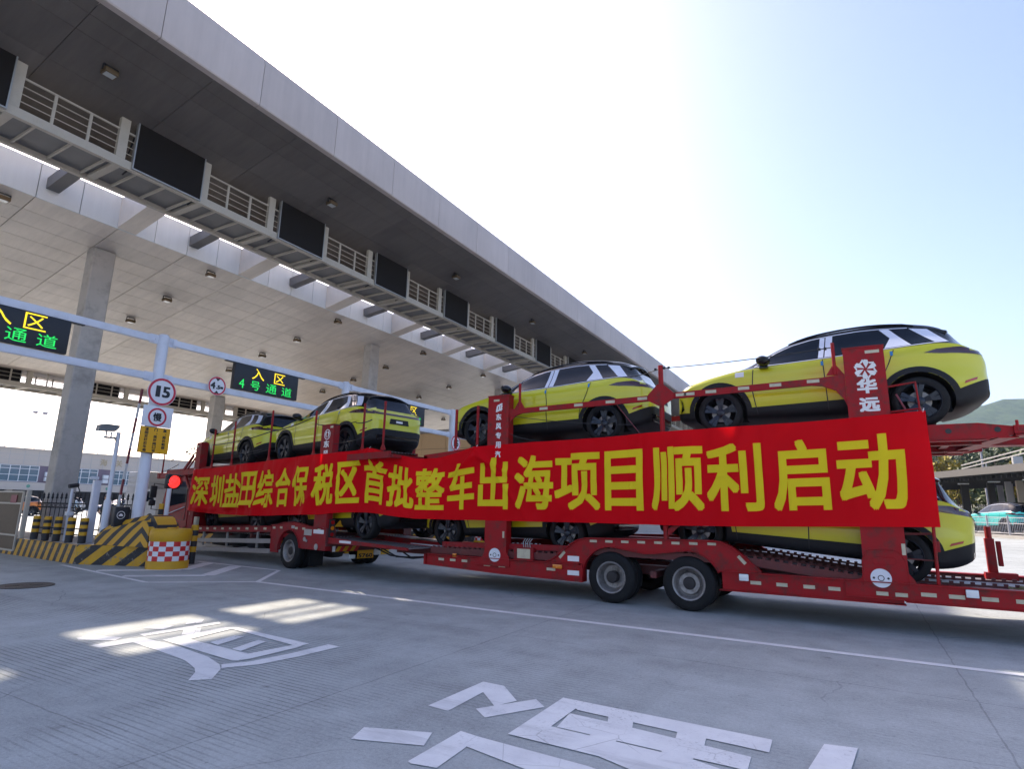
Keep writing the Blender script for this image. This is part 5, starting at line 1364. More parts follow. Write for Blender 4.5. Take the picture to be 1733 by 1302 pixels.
for s_ in (-1,1):
    c = [(-.27+s_*a, 3.15+b) for a, b in ((.005,.06),(.05,.085),(.09,.02),(.055,-.06),(.02,-.085),(.035,-.02),(.045,.02),(.03,.03))]
    add_poly(mb2, [Vector((p[0],-.0145,p[1])) for p in c])
mb.v += []; o_ = len(mb.v); mb.v += mb2.v; mb.f += [tuple(i+o_ for i in f) for f in mb2.f]; mb.m += mb2.m
KP('lettering', mb, M['whitepaint'], 0, parent=pr_, fixn=False)
mb = MB(); mb.box(-.16,-.05,-.016,-.0125,3.30,3.345); KPS('reflector_strip', mb, M['tape'], 0, pr_)
mb = MB(); mb.box(-7.55,-7.20,-.012,.008,.60,3.33); mb.box(-7.55,-7.535,.009,.20,.6,3.33); mb.box(-7.215,-7.20,.009,.20,.6,3.33); mb.box(-7.56,-7.19,-.02,.2,3.331,3.345); kboth('front_post', mb, M['red2'])
mb = MB(); mb.box(-7.50,-7.38,-.016,-.0125,3.20,3.25); KPS('reflector_strip', mb, M['tape'])
mb = MB(); mb.cham(-7.12,-6.95,.0,.10,.82,1.08,.02); M['cream'] = mat('cream_can', (.55,.52,.40), .5, var=.1); KP('water_can', mb, M['cream'])
# frame over the cab
mb = MB(); mb.beam((-7.55,.05,2.46),(-10.45,.05,2.34),.09,.16); mb.beam((-8.55,.05,2.46),(-7.85,.05,2.95),.05,.08); mb.beam((-8.3,.05,2.46),(-7.62,.05,2.92),.035,.05); mb.beam((-8.25,.04,2.32),(-7.6,.04,1.75),.06,.08)
kboth('headboard_frame', mb, M['red2'], 0)
mb = MB()
for s_ in (7.7,8.7,9.6,10.4): mb.box(-s_-.04,-s_+.04,.10,2.40,2.33+(10.45-s_)*.041,2.42+(10.45-s_)*.041)
mb.cham(-10.5,-10.3,-.01,.12,2.28,2.46,.01); KP('headboard_cross_member', mb, M['red2'], 0)
mb = MB(); mb.tube([(-10.25,.05,2.42),(-10.25,.05,2.58),(-10.25,.05,3.36)],[.04,.025,.02],10); kboth('stake', mb, M['red'])
for s_, z0, z1 in ((6.42,2.54,3.70),(5.14,2.56,3.84),(3.02,2.62,3.98),(.88,2.68,3.78),(-.80,2.72,3.83),(-1.38,2.74,3.84)):
    mb = MB(); yy = .03 if s_ > -.5 else .05-.225*s_; mb.tube([(-s_,yy,z0-.1),(-s_,yy,z1)],.026,10); mb.prism([(-s_-.10,z0),(-s_-.03,z0+.12),(-s_+.03,z0+.12),(-s_+.10,z0)],'y',yy-.01,yy+.01)
    KP('stake', mb, M['red'])
for s_, z0, z1 in ((6.42,2.54,3.62),(3.02,2.62,3.80),(.88,2.68,3.78)):
    mb = MB(); mb.tube([(-s_,2.47,z0-.1),(-s_,2.47,z1)],.026,10); KP('stake', mb, M['red'])
mb = MB(); mb.tube(sag((-9.6,.05,2.85),(-7.4,.05,3.30),-.02),.012,6)
mb.tube([(-8.0+.18*math.cos(t)*(.6+.05*i),.03+.08*math.sin(t*1.3),3.10+.10*math.sin(t)) for i, t in enumerate([k*.5 for k in range(26)])],.012,6)
mb.tube(sag((-10.25,.05,2.5),(-8.9,.04,2.72),.03),.010,6)
mb.tube(sag((-6.42,.0,3.22),(-3.02,.0,3.40),.06)+sag((-3.02,.0,3.40),(-.98,.0,3.62),.05)[1:],.013,6)
mb.tube(sag((-6.42,.0,2.78),(-3.02,.0,2.92),.05),.007,6); mb.tube(sag((-5.3,.02,2.92),(-3.4,.02,2.95),.03),.007,6)
mb.tube(sag((.80,.02,3.35),(1.38,.02,3.38),.03),.012,6); mb.tube(sag((-.9,.02,3.45),(.80,.02,3.38),.05),.010,6); mb.tube(sag((-.1,.02,2.92),(1.36,.02,3.05),.04),.008,6)
KPS('lashing_strap', mb, M['hblack'], 30)
# decks
mb = MB()
for ya, yb in ((.12,.80),(1.70,2.38)):
    mb.mi = 1; mb.beam((-9.9,(ya+yb)/2,2.52),(-7.6,(ya+yb)/2,2.54),yb-ya,.02); mb.beam((-7.6,(ya+yb)/2,2.54),(2.0,(ya+yb)/2,2.65),yb-ya,.02)
    mb.mi = 0
    for y in (ya-.03, yb+.03): mb.beam((-9.9,y,2.48),(2.0,y,2.60),.05,.14)
for s_ in (9.5,8,6.5,5,3.5,2,.5,-.7,-1.95): mb.box(-s_-.05,-s_+.05,.12,2.38,2.40+(9.5-s_)*.012,2.47+(9.5-s_)*.012)
KP('upper_deck', mb, [M['red2'], M['tread']], 0)
mb = MB()
for ya, yb in ((.10,.80),(1.70,2.40)):
    mb.mi = 1; mb.beam((-7.2,(ya+yb)/2,.66),(-2.6,(ya+yb)/2,.74),yb-ya,.02); mb.beam((-2.6,(ya+yb)/2,.80),(-.02,(ya+yb)/2,.80),yb-ya,.02)
    mb.mi = 0
    for y in (ya-.02, yb+.02): mb.beam((-2.6,y,.76),(-.02,y,.76),.04,.10)
KP('lower_deck', mb, [M['red2'], M['tread']], 0)
mb = MB()
for ya, yb in ((.10,.80),(1.70,2.40)):
    mb.mi = 1; mb.beam((0,(ya+yb)/2,.775),(2.7,(ya+yb)/2,.70),yb-ya,.02)
    mb.mi = 0
    mb.prism([(.0,.80),(.0,.66),(1.15,.68),(2.75,.67),(2.75,.72),(1.15,.76)],'y',ya-.04,ya-.005); mb.prism([(.0,.80),(.0,.66),(1.15,.68),(2.75,.67),(2.75,.72),(1.15,.76)],'y',yb+.005,yb+.04)
KP('bridge_plate', mb, [M['red2'], M['tread']], 0)
mb = MB(); mb.cham(.45,.88,.052,.059,.70,.755,.003); KP('white_label', mb, M['whitepaint'])
# rear face: bumper with slanted stripes, lamps, plate
mb = MB(); mb.box(.0,.05,.15,2.35,.47,.60); mb.box(-.02,.04,.0,2.5,.60,.66); mb.box(-.02,.0,.0,.25,.66,1.0); mb.box(-.02,.0,2.25,2.5,.66,1.0); KP('rear_bumper', mb, M['darkred'], 0)
mb = MB()
for i in range(6):
    for k in range(2):
        y0 = .28+.2*i+.1*k
        if y0 > .80: continue
        mb.mi = k; mb.add([(.052,y0-.05,.48),(.052,y0+.05,.48),(.052,y0+.13,.595),(.052,y0+.03,.595)],[(0,1,2,3)])
mb.mi = 2; mb.box(.051,.054,.16,.235,.48,.60)
KP('bumper_stripes', mb, [M['yellow'], M['chkred'], M['whitepaint']], 0, fixn=False)
mb = MB(); mb.box(.0,.05,.055,.175,.80,1.20); KP('lamp_housing', mb, M['black'], 0)
for z in (.86,1.0,1.13):
    mb = MB(); mb.cyl((.051,.115,z),(.062,.115,z),.045,16); KP('tail_lamp', mb, M['lampred'] if z != 1.0 else M['lampamber'])
mb = MB(); mb.box(.055,.062,.84,1.30,.30,.485); pl_ = KP('number_plate', mb, M['signyellow'], 0)
mb = MB(); put_text(mb,'5760',plane_fn((.062,.87,.315),(0,1,0),(0,0,1),(1,0,0),.002,.0004),.40,.095,bold=.006); KP('lettering', mb, M['signblack'], 0, parent=pl_, fixn=False)
mb = MB(); mb.cham(.03,.09,1.32,1.50,.36,.50,.02); mb.cham(.03,.08,.62,.78,.30,.40,.02); KPS('work_lamp', mb, M['lampclear'], 30)
mb = MB(); mb.add([(.012,.19,1.03),(.012,.47,1.03),(.012,.33,1.18)],[(0,1,2)]); KP('warning_triangle', mb, M['yellow'], 0, fixn=False)
# cab
cabm = M['red']
mb = MB()
P = [(-7.95,.62),(-7.95,2.30),(-8.3,2.36),(-9.6,2.33),(-9.85,2.22),(-10.12,1.50),(-10.16,.95),(-10.14,.45),(-9.45,.45),(-9.42,.72),(-9.28,.88),(-8.75,.90),(-8.58,.78),(-8.52,.62)]
bm = bmesh.new(); vs = [bm.verts.new((p[0],.12,p[1])) for p in P]; f = bm.faces.new(vs)
ex = bmesh.ops.extrude_face_region(bm, geom=[f]); bmesh.ops.translate(bm, verts=[v for v in ex['geom'] if isinstance(v, bmesh.types.BMVert)], vec=(0,2.26,0))
bmesh.ops.bevel(bm, geom=[e for e in bm.edges if abs(e.verts[0].co.y-e.verts[1].co.y) < .01 and e.verts[0].co.z > 1.0 and e.verts[1].co.z > 1.0], offset=.06, segments=3, affect='EDGES')
mb.bm(bm); cab = KP('cab', mb, cabm, 30)
def kb(name, mb, m_, **k): KP(name, mb, m_, parent=cab, **k)
for y, s_ in ((.12,-1),(2.38,1)):
    mb = MB(); mb.prism([(-8.15,1.50),(-8.15,2.16),(-9.35,2.16),(-9.72,1.42),(-9.35,1.36)],'y',min(y+s_*.001,y+s_*.012),max(y+s_*.001,y+s_*.012)); kb('side_window', mb, M['glass'], smooth=0)
    mb = MB()
    for pa, pb in (((-8.12,.95),(-8.12,2.2)),((-9.45,.92),(-9.78,1.40)),((-8.12,.95),(-8.75,.95))): mb.beam((pa[0],y+s_*.004,pa[1]),(pb[0],y+s_*.004,pb[1]),.01,.02,(0,1,0))
    kb('door_seam', mb, M['black'], smooth=0)
    mb = MB(); mb.beam((-8.15,y+s_*.03,1.35),(-9.4,y+s_*.03,1.12),.02,.03,(0,1,0)); kb('trim_line', mb, M['film'], smooth=0)
    mb = MB(); mb.tube([(-9.9,y,2.05),(-10.25,y+s_*.26,2.10),(-10.25,y+s_*.26,1.25),(-9.95,y,1.2)],.016,8); mb.cham(-10.30,-10.20,y+s_*.26-.10,y+s_*.26+.10,1.62,2.02,.03); mb.cham(-10.30,-10.20,y+s_*.26-.1,y+s_*.26+.1,1.36,1.55,.03); kb('door_mirror', mb, M['black'])
    mb = MB(); mb.box(-9.4,-8.6,min(y,y-s_*.25),max(y,y-s_*.25),.30,.36); mb.box(-9.4,-8.6,min(y-s_*.02,y-s_*.27),max(y-s_*.02,y-s_*.27),.55,.60); kb('step', mb, M['galv'], smooth=0)
mb = MB(); mb.prism([(.30,1.48),(2.2,1.48),(2.14,2.14),(.36,2.14)],'x',-.02,.0); mb.v = [(-10.135+(p[2]-1.48)*.37+p[0], p[1], p[2]) for p in mb.v]; kb('windscreen', mb, M['glass'], smooth=0)
mb = MB(); mb.box(-10.2,-10.13,.3,2.2,.45,.62); mb.box(-10.17,-10.15,.5,2.0,.8,1.3); kb('grille', mb, M['black'], smooth=0)
for y in (.32, 2.18):
    mb = MB(); mb.cham(-10.21,-10.15,y-.16,y+.16,.66,.84,.02); kb('headlamp', mb, M['lampclear'])
# ---------------------------------------------------------------- banner
def PL(k): return [(7.52,2.50,1.265),(7.0,2.505,1.24),(6.09,2.52,1.20),(5.02,2.55,1.19),(4.32,2.575,1.19),(2.9,2.62,1.205),(2.0,2.645,1.24),(.81,2.68,1.28),(.38,2.685,1.29),(-.45,2.70,1.35),(-.9,2.715,1.37),(-1.42,2.745,1.38)]
NODES = []      # base point on the hanging line, top z, bottom z
for s_, zt_, zb_ in PL(0):
    p = tw(s_, -.045 if s_ > 2.5 or s_ < -.6 else -.095, 0); q = (9.66+.10*(-s_))/p.y if s_ < 0 else 1.0; NODES.append((Vector((p.x*q, p.y*q, 0)), 1.55+(zt_-1.55)*q, 1.55+(zb_-1.55)*q))
for X, zt_, zb_ in ((-8.78,2.66,1.34),(-8.30,2.575,1.30),(-7.92,2.515,1.28),(-7.48,2.525,1.28),(-7.08,2.59,1.28),(-6.50,2.72,1.29),(-5.76,2.755,1.295),(-4.04,2.795,1.31),(-2.77,2.85,1.315),(-1.6,2.88,1.33),(-1.09,2.89,1.345),(.03,2.93,1.38),(.93,2.975,1.405)):
    NODES.append((Vector((X, 9.80, 0)), zt_, zb_))
ARC = [0.0]
for a, b in zip(NODES, NODES[1:]): ARC.append(ARC[-1]+(b[0]-a[0]).length)
LB = ARC[-1]
fx = pchip(ARC, [n[0].x for n in NODES]); fy_ = pchip(ARC, [n[0].y for n in NODES]); ft = pchip(ARC, [n[1] for n in NODES]); fb = pchip(ARC, [n[2] for n in NODES])
from mathutils import noise as mn
def folds(u, v):
    d = .036*math.sin(u*2.1+.6*math.sin(u*.9))*(.3+v)+.020*math.sin(u*7.3+2.2*v)*(.2+.8*v*v)
    d += .045*mn.noise(Vector((u*1.1, v*1.4, 3.1)))+.030*mn.noise(Vector((u*3.2+v*2.0, v*2.0-u, 7.7)))
    # diagonal tension folds from the two tied peaks
    for u0, sg in ((ARC[11], 1), (ARC[11], -1), (ARC[17], -1), (ARC[17], 1)):
        a = (u-u0)*sg
        if 0 < a < 2.2:
            q = v-(.12+.36*a); d += .05*math.exp(-(q/.04)**2)*math.exp(-a/1.0)
            q = v-(.02+.80*a); d += .045*math.exp(-(q/.05)**2)*math.exp(-a/.7)
    # pressed-in packing folds and small crumples
    q = (u+.31) % 1.07; d += .007*math.exp(-(min(q, 1.07-q)/.022)**2)
    q = (u+.80) % 2.9; d -= .009*math.exp(-((q-1.2)/.03)**2)*(1-v)
    d += .006*math.exp(-((v-.5)/.02)**2)+.009*mn.noise(Vector((u*6.5+v*3, v*6.0, 1.3)))
    # drooping swags at the front end
    if u < 5.0:
        q = v-.86-.05*math.sin(u*1.3); d += .045*math.exp(-(q/.06)**2)*math.sin(min(1,u/5)*math.pi)
    # pressed back against the two posts
    for x0 in (ARC[18]-.25, LB-.67):
        d -= .02*math.exp(-((u-x0)/.3)**2)
    return max(1.35*d, -.022)
def bpt(u, v, off=0.0):
    u = min(max(u, 0), LB); x, y = fx(u), fy_(u); du = .02
    tx, ty = fx(min(u+du, LB))-fx(max(u-du, 0)), fy_(min(u+du, LB))-fy_(max(u-du, 0)); l_ = math.hypot(tx, ty)
    nx, ny = ty/l_, -tx/l_
    z = ft(u)+(fb(u)-ft(u))*v
    d = folds(u, v)+off
    return Vector((x+nx*d, y+ny*d, z))
def fabric(name, col, tl_):
    m = bpy.data.materials.new(name); m.use_nodes = True; n = m.node_tree.nodes; l = m.node_tree.links; b = n['Principled BSDF']; out = n['Material Output']
    b.inputs['Roughness'].default_value = .6; b.inputs['Specular IOR Level'].default_value = .08
    tc = n.new('ShaderNodeTexCoord'); wv = n.new('ShaderNodeTexNoise'); wv.inputs['Scale'].default_value = 260; l.new(tc.outputs['Object'], wv.inputs['Vector'])
    nz = n.new('ShaderNodeTexNoise'); nz.inputs['Scale'].default_value = 1.3; nz.inputs['Detail'].default_value = 5; l.new(tc.outputs['Object'], nz.inputs['Vector'])
    mx = n.new('ShaderNodeMix'); mx.data_type = 'RGBA'; mx.inputs['A'].default_value = (*[c*.90 for c in col],1); mx.inputs['B'].default_value = (*[c*1.1 for c in col],1); l.new(nz.outputs['Fac'], mx.inputs['Factor']); l.new(mx.outputs['Result'], b.inputs['Base Color'])
    bp = n.new('ShaderNodeBump'); bp.inputs['Strength'].default_value = .1; bp.inputs['Distance'].default_value = .003; l.new(wv.outputs['Fac'], bp.inputs['Height']); l.new(bp.outputs['Normal'], b.inputs['Normal'])
    t = n.new('ShaderNodeBsdfTranslucent'); t.inputs['Color'].default_value = (*tl_, 1)
    ms = n.new('ShaderNodeMixShader'); ms.inputs[0].default_value = .34; l.new(b.outputs[0], ms.inputs[1]); l.new(t.outputs[0], ms.inputs[2]); l.new(ms.outputs[0], out.inputs['Surface'])
    return m
M['bannerred'] = fabric('banner_red', (.84,.004,.012), (1.0,.01,.012)); M['banneryellow'] = fabric('banner_yellow', (.95,.77,.03), (.98,.80,.05))
ban = empty('banner', (-6.0, 9.8, 1.3), 'long red cloth banner with large yellow characters tied along the side of the transporter', 'banner')
mb = MB(); NU, NV_ = 760, 48
for i in range(NU+1):
    for j in range(NV_+1): mb.v.append(tuple(bpt(LB*i/NU, j/NV_)))
for i in range(NU):
    for j in range(NV_):
        a = i*(NV_+1)+j; mb.f.append((a, a+NV_+1, a+NV_+2, a+1)); mb.m.append(0)
cl = wpart('cloth', mb, M['bannerred'], ban, smooth=180, fixn=False)
# characters: pixel-free placement, arc length of each glyph box measured on the banner
BOX = [(0.253,1.287,0.165,0.86),(1.406,2.212,0.165,0.86),(2.286,3.27,0.165,0.86),(3.318,4.193,0.165,0.86),(4.273,5.1,0.165,0.86),(5.247,5.928,0.165,0.86),(6.065,6.828,0.165,0.86),(7.03,7.671,0.165,0.86),(7.772,8.427,0.165,0.86),(8.509,9.215,0.165,0.86),(9.265,9.982,0.165,0.86),(10.029,10.749,0.165,0.86),(10.823,11.47,0.165,0.86),(11.562,12.263,0.165,0.86),(12.411,13.232,0.165,0.86),(13.256,14.117,0.165,0.86),(14.205,14.902,0.165,0.86),(15.044,15.893,0.165,0.86),(15.939,16.782,0.165,0.86),(16.916,17.684,0.165,0.86),(17.789,18.634,0.165,0.86)]
TXT = '深圳盐田综合保税区首批整车出海项目顺利启动'
mb = MB()
for ch, (ua, ub, va, vb) in zip(TXT, BOX):
    w_ = ub-ua; h_ = vb-va
    put_text(mb, ch, (lambda a, b, k, ua=ua, vb=vb: bpt(ua+a, vb-b, .006+.0012*k)), w_, h_, bold=.022, step=.0625)
# bold uses the same units on both axes here: u in metres, v as a fraction of the drop
wpart('lettering', mb, M['banneryellow'], ban, smooth=0, fixn=False)
mb = MB()
for u, up_ in ((.05,.10),(ARC[11],.05),(ARC[17],.05),(LB-.03,.06)):
    p = bpt(u, .01); mb.tube([p, p+Vector((.02,.05,up_))], .006, 6)
wpart('tie_cord', mb, M['whitepaint'], ban)
M['shadegrey'] = mat('parapet_grey', (.30,.29,.28), .7)
# ---------------------------------------------------------------- customs building on the left
XB = -95.0
bd = empty('customs_building', (XB, 30, 0), 'long pale two storey building with a purple grey window band behind the fence', 'building')
M['bcream'] = mat('cream_tile', (.52,.46,.40), .7, var=.06, vscale=.5); M['bpurple'] = mat('purple_grey_wall', (.16,.12,.16), .7, var=.1); M['bglass'] = mat('blue_window_glass', (.10,.17,.22), .1, coat=.4, var=.3, vscale=.5)
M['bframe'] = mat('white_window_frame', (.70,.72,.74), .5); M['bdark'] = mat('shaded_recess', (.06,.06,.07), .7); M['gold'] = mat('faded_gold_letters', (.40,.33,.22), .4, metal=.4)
mb = MB(); mb.box(XB-14,XB,-40,120,5.75,7.75); mb.box(XB-14,XB+.15,-40,120,7.75,7.95); mb.box(XB-14,XB+.6,-40,120,2.5,3.5); wpart('wall', mb, M['bcream'], bd, smooth=0)
mb = MB()
for z in (6.4,7.1): mb.box(XB,XB+.01,-40,120,z-.03,z)
y = -40
while y < 120: mb.box(XB,XB+.012,y,y+.05,5.75,7.75); y += 1.6
wpart('wall_joint', mb, M['galv'], bd, smooth=0)
mb = MB(); mb.box(XB-14,XB-.05,-40,120,3.5,5.75); wpart('window_band', mb, M['bpurple'], bd, smooth=0)
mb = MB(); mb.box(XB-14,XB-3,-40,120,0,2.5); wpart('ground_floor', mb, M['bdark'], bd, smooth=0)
mb = MB(); y = -38
while y < 120: mb.box(XB-.6,XB,y,y+.6,0,2.5); y += 7.2
wpart('pillar', mb, M['bcream'], bd, smooth=0)
y = 24.6
while y < 75:
    mb = MB(); mb.box(XB-.05,XB-.02,y,y+5.3,3.62,5.68); w_ = wpart('window', mb, M['bglass'], bd, smooth=0)
    mb = MB()
    for k in range(6): mb.box(XB-.02,XB+.03,y+k*1.06-.04,y+k*1.06+.04,3.62,5.68)
    for z in (3.62,4.45,5.25,5.68): mb.box(XB-.02,XB+.025,y,y+5.3,z-.035,z+.035)
    fr = mb.build('frame', M['bframe'], w_, 0, origin=bd.location)
    if y < 60:
        mb = MB(); mb.cham(XB-.02,XB+.35,y+6.0,y+6.7,3.75,4.3,.04); mb.cham(XB-.02,XB+.35,y+6.0,y+6.7,4.4,4.95,.04); wpart('air_conditioner', mb, M['bframe'], bd)
    y += 7.2
mb = MB()
for i, ch in enumerate('海关'): put_text(mb, ch, plane_fn((XB+.02,44.4+2.1*i,6.25),RV,UV,NV,.03,.001), .95, 1.0, bold=.03)
wpart('lettering', mb, M['gold'], bd, smooth=0, fixn=False)
mb = MB()
for y in (36.0, 38.3, 41.4, 45.6, 48.8): add_disc(mb,(XB+.61,y,3.0),RV,UV,NV,.22,.002,20)
M['greenlogo'] = mat('green_roundel', (.10,.30,.22), .5); wpart('roundel', mb, M['greenlogo'], bd, smooth=0, fixn=False)
# court fence posts and lamp poles behind that building
cf = empty('court_fence', (XB-22, 30, 0), 'tall thin sports court fence posts with floodlights beyond the pale building', 'fence')
M['farsteel'] = mat('far_steel', (.30,.29,.33), .6)
mb = MB()
for i in range(26):
    y = 27+2.7*i; mb.cyl((XB-22,y,0),(XB-22,y,13.0 if i % 2 == 0 else 11.3),.06,6)
wpart('post', mb, M['farsteel'], cf, smooth=0)
mb = MB()
for z in (11.3,9.6): mb.beam((XB-22,27,z),(XB-22,95,z),.06,.05)
wpart('rail', mb, M['farsteel'], cf, smooth=0)
for y in (41.0, 47.5, 66.0):
    o = empty('lamp_mast', (XB-30, y, 0), {41.0:'thin floodlight mast beyond the building, left of the concrete column',47.5:'taller thin floodlight mast beyond the building, next to the concrete column',66.0:'thin floodlight mast beyond the building behind the camera pole'}[y], 'lamp mast', 'floodlight masts')
    h = {41.0:13.2,47.5:16.2,66.0:12.6}[y]
    mb = MB(); mb.cyl((XB-30,y,0),(XB-30,y,h),.07,6); mb.beam((XB-30,y-1.0,h),(XB-30,y+1.0,h),.08,.08); wpart('mast', mb, M['farsteel'], o, smooth=0)
    for dy in (-.8,.7):
        mb = MB(); mb.cham(XB-30.2,XB-29.8,y+dy-.35,y+dy+.35,h+.05,h+.45,.08); wpart('lamp_head', mb, M['farsteel'], o)

# tan clad building beyond the lanes
tb = empty('tan_building', (-26, 33, 0), 'tan tiled flat roofed building beyond the lanes between the truck and the trailer', 'building')
mb = MB()
for xk in range(8):
    for zk in range(6): mb.box(-35.5+1.9*xk+.012,-35.5+1.9*xk+1.888,29.94,30.0,1.02*zk+.012,1.02*zk+1.008)
mb.mi = 1; mb.box(-35.5,-20.3,30.01,37,0,6.12); mb.mi = 2; mb.box(-35.7,-20.1,29.8,37.2,6.13,6.3)
wpart('wall', mb, [M['tan'], M['groove'], M['shadegrey']], tb, smooth=0)
# small white box truck beyond the fence
vn = empty('white_box_truck', (-38, 21.0, 0), 'small white box truck parked beyond the gantry post and the iron fence', 'truck')
mb = MB(); mb.cham(-39.7,-37.7,20.3,22.1,.9,3.25,.04)
for z in (2.0,2.3,2.6,2.9): mb.box(-37.7,-37.66,20.35,22.05,z,z+.06); mb.box(-39.65,-37.75,20.26,20.3,z,z+.06)
M['vanwhite'] = mat('dull_white_van', (.27,.27,.28), .5, var=.2)
wpart('box_body', mb, M['vanwhite'], vn)
mb = MB(); mb.prism([(-37.6,.5),(-37.6,2.2),(-36.9,2.2),(-36.4,1.4),(-36.3,.5)],'y',20.4,22.0); cb_ = wpart('cab', mb, M['vanwhite'], vn)
mb = MB(); mb.prism([(-37.5,1.45),(-37.5,2.05),(-37.0,2.05),(-36.6,1.45)],'y',20.38,20.398); wpart('side_window', mb, M['glass'], vn, smooth=0)
for x in (-39.2,-36.9):
    for y, q in ((20.35,1),(22.0,-1)):
        mb = MB(); mb.lathe([(0,y),(.25,y),(.36,y+.02*q),(.38,y+.06*q),(.38,y+.2*q),(0,y+.2*q)],24,(x,0,.38),'y'); wpart('wheel', mb, M['rubber'], vn)
# neighbouring islands seen between truck and trailer
def far_island(y, x0, x1, label):
    o = empty('traffic_island', (x0, y, 0), label, 'traffic island')
    mb = MB(); mb.box(x0,x1,y-.7,y+.7,0,.44); wpart('striped_kerb', mb, M['haz_wide'], o, smooth=0)
    mb = MB(); mb.box(x0+.05,x1-.05,y-.65,y+.65,.42,.448); wpart('island_top', mb, M['islandtop'], o, smooth=0)
far_island(14.8,-26.0,-14.2,'striped traffic island under the second gantry post, seen below the banner')
far_island(21.33,-26.0,-14.2,'striped traffic island under the third gantry post, seen below the trailer front')
for y, lb in ((14.8,'far red and white chequered barrel seen under the banner at the truck tail'),(21.33,'far red and white chequered barrel seen below the trailer front post')):
    c = copy_tree(bar); c.location = (-13.6, y, 0); tag(c, lb, 'crash barrel')
# toll booth on the far island
tbh = empty('toll_booth', (-20.5, 21.33, .45), 'blue and white toll booth on the far island, glimpsed under the trailer deck', 'booth')
M['boothblue'] = mat('booth_blue', (.05,.14,.32), .4); 
mb = MB(); mb.cham(-21.9,-19.4,20.8,21.9,.45,1.35,.02); mb.cham(-21.95,-19.35,20.75,21.95,2.5,2.85,.03)
for x in (-21.85,-19.5):
    for y in (20.85,21.8): mb.box(x,x+.08,y,y+.06,1.35,2.5)
wpart('booth_frame', mb, M['bframe'], tbh)
mb = MB(); mb.box(-21.8,-19.5,20.86,20.88,1.35,2.5); mb.box(-19.47,-19.45,20.9,21.8,1.35,2.5); wpart('window', mb, M['glass'], tbh, smooth=0)
mb = MB(); mb.box(-19.399,-19.38,20.95,21.75,.55,1.2); wpart('panel', mb, M['boothblue'], tbh, smooth=0)

# ---------------------------------------------------------------- people beyond the fence
def person(name, x, y, face, label, top, legs, vest=None):
    """one continuous skinned body standing with one knee slack"""
    J = {'pelvis':(0,0,.95),'chest':(0,.0,1.28),'neck':(0,.02,1.48),'head':(0,.05,1.60),'crown':(0,.04,1.72),
         'shL':(-.19,0,1.42),'elL':(-.25,.03,1.14),'wrL':(-.23,.14,.90),'haL':(-.22,.17,.82),'shR':(.19,0,1.42),'elR':(.27,.02,1.14),'wrR':(.20,.16,1.0),'haR':(.15,.2,.98),
         'hiL':(-.10,0,.90),'knL':(-.12,.04,.49),'anL':(-.13,-.01,.08),'toL':(-.14,.14,.03),'hiR':(.10,0,.90),'knR':(.12,.02,.49),'anR':(.13,-.02,.08),'toR':(.15,.13,.03)}
    E = [('pelvis','chest'),('chest','neck'),('neck','head'),('head','crown'),('chest','shL'),('shL','elL'),('elL','wrL'),('wrL','haL'),('chest','shR'),('shR','elR'),('elR','wrR'),('wrR','haR'),
         ('pelvis','hiL'),('hiL','knL'),('knL','anL'),('anL','toL'),('pelvis','hiR'),('hiR','knR'),('knR','anR'),('anR','toR')]
    RAD = {'pelvis':(.16,.12),'chest':(.17,.12),'neck':(.055,.055),'head':(.085,.10),'crown':(.07,.08),'shL':(.07,.07),'elL':(.048,.048),'wrL':(.033,.033),'haL':(.035,.02),'hiL':(.10,.10),'knL':(.062,.062),'anL':(.045,.045),'toL':(.04,.03)}
    names = list(J); me = bpy.data.meshes.new('person')
    me.from_pydata([J[k] for k in names], [(names.index(a), names.index(b)) for a, b in E], [])
    o = bpy.data.objects.new('person', me); COL.objects.link(o)
    md = o.modifiers.new('skin','SKIN'); sd = o.modifiers.new('sub','SUBSURF'); sd.levels = sd.render_levels = 2
    for i, k in enumerate(names):
        r_ = RAD.get(k) or RAD.get(k[:-1]+'L'); me.skin_vertices[0].data[i].radius = r_
    me.skin_vertices[0].data[0].use_root = True
    bpy.context.view_layer.update()
    m2 = bpy.data.meshes.new_from_object(o.evaluated_get(bpy.context.evaluated_depsgraph_get())); bpy.data.objects.remove(o)
    m2.materials.clear(); [m2.materials.append(q) for q in (top, legs, M['skin'], M['black'])]
    for f in m2.polygons:
        z = f.center.z; ax = abs(f.center.x); f.use_smooth = True
        f.material_index = 3 if z < .09 else 1 if z < .93 and ax < .2 else 2 if (z > 1.49 or (z < 1.03 and ax >= .14 and f.center.y > .1)) else 0
    o = bpy.data.objects.new('person', m2); COL.objects.link(o); o.location = (x, y, 0); o.rotation_euler = (0,0,face)
    tag(o, label, 'person', 'people beyond the fence')
    mb = MB(); bm = bmesh.new(); bmesh.ops.create_uvsphere(bm, u_segments=14, v_segments=8, radius=.105)
    bmesh.ops.delete(bm, geom=[v for v in bm.verts if v.co.z < -.01], context='VERTS')
    for v in bm.verts: v.co = Vector((v.co.x*.95, .04+v.co.y*1.1, 1.65+v.co.z))
    mb.bm(bm); mb.build('hair', M['black'], o, 60)
    if vest:
        mb = MB(); mb.lathe([(.205,1.0),(.215,1.1),(.215,1.3),(.20,1.42),(.10,1.46)],20,(0,0,0)); mb.v = [(p[0], p[1]*.78, p[2]) for p in mb.v]; mb.build('vest', vest, o, 60)
    return o
M['navy'] = mat('navy_cloth', (.02,.025,.05), .8); M['hivis'] = mat('lime_vest', (.35,.62,.05), .6); M['shirtblue'] = mat('light_blue_shirt', (.32,.45,.62), .7)
person('person', -34.2, 16.6, R(120), 'person in dark clothes and lime green vest standing beyond the iron fence', M['navy'], M['black'], M['hivis'])
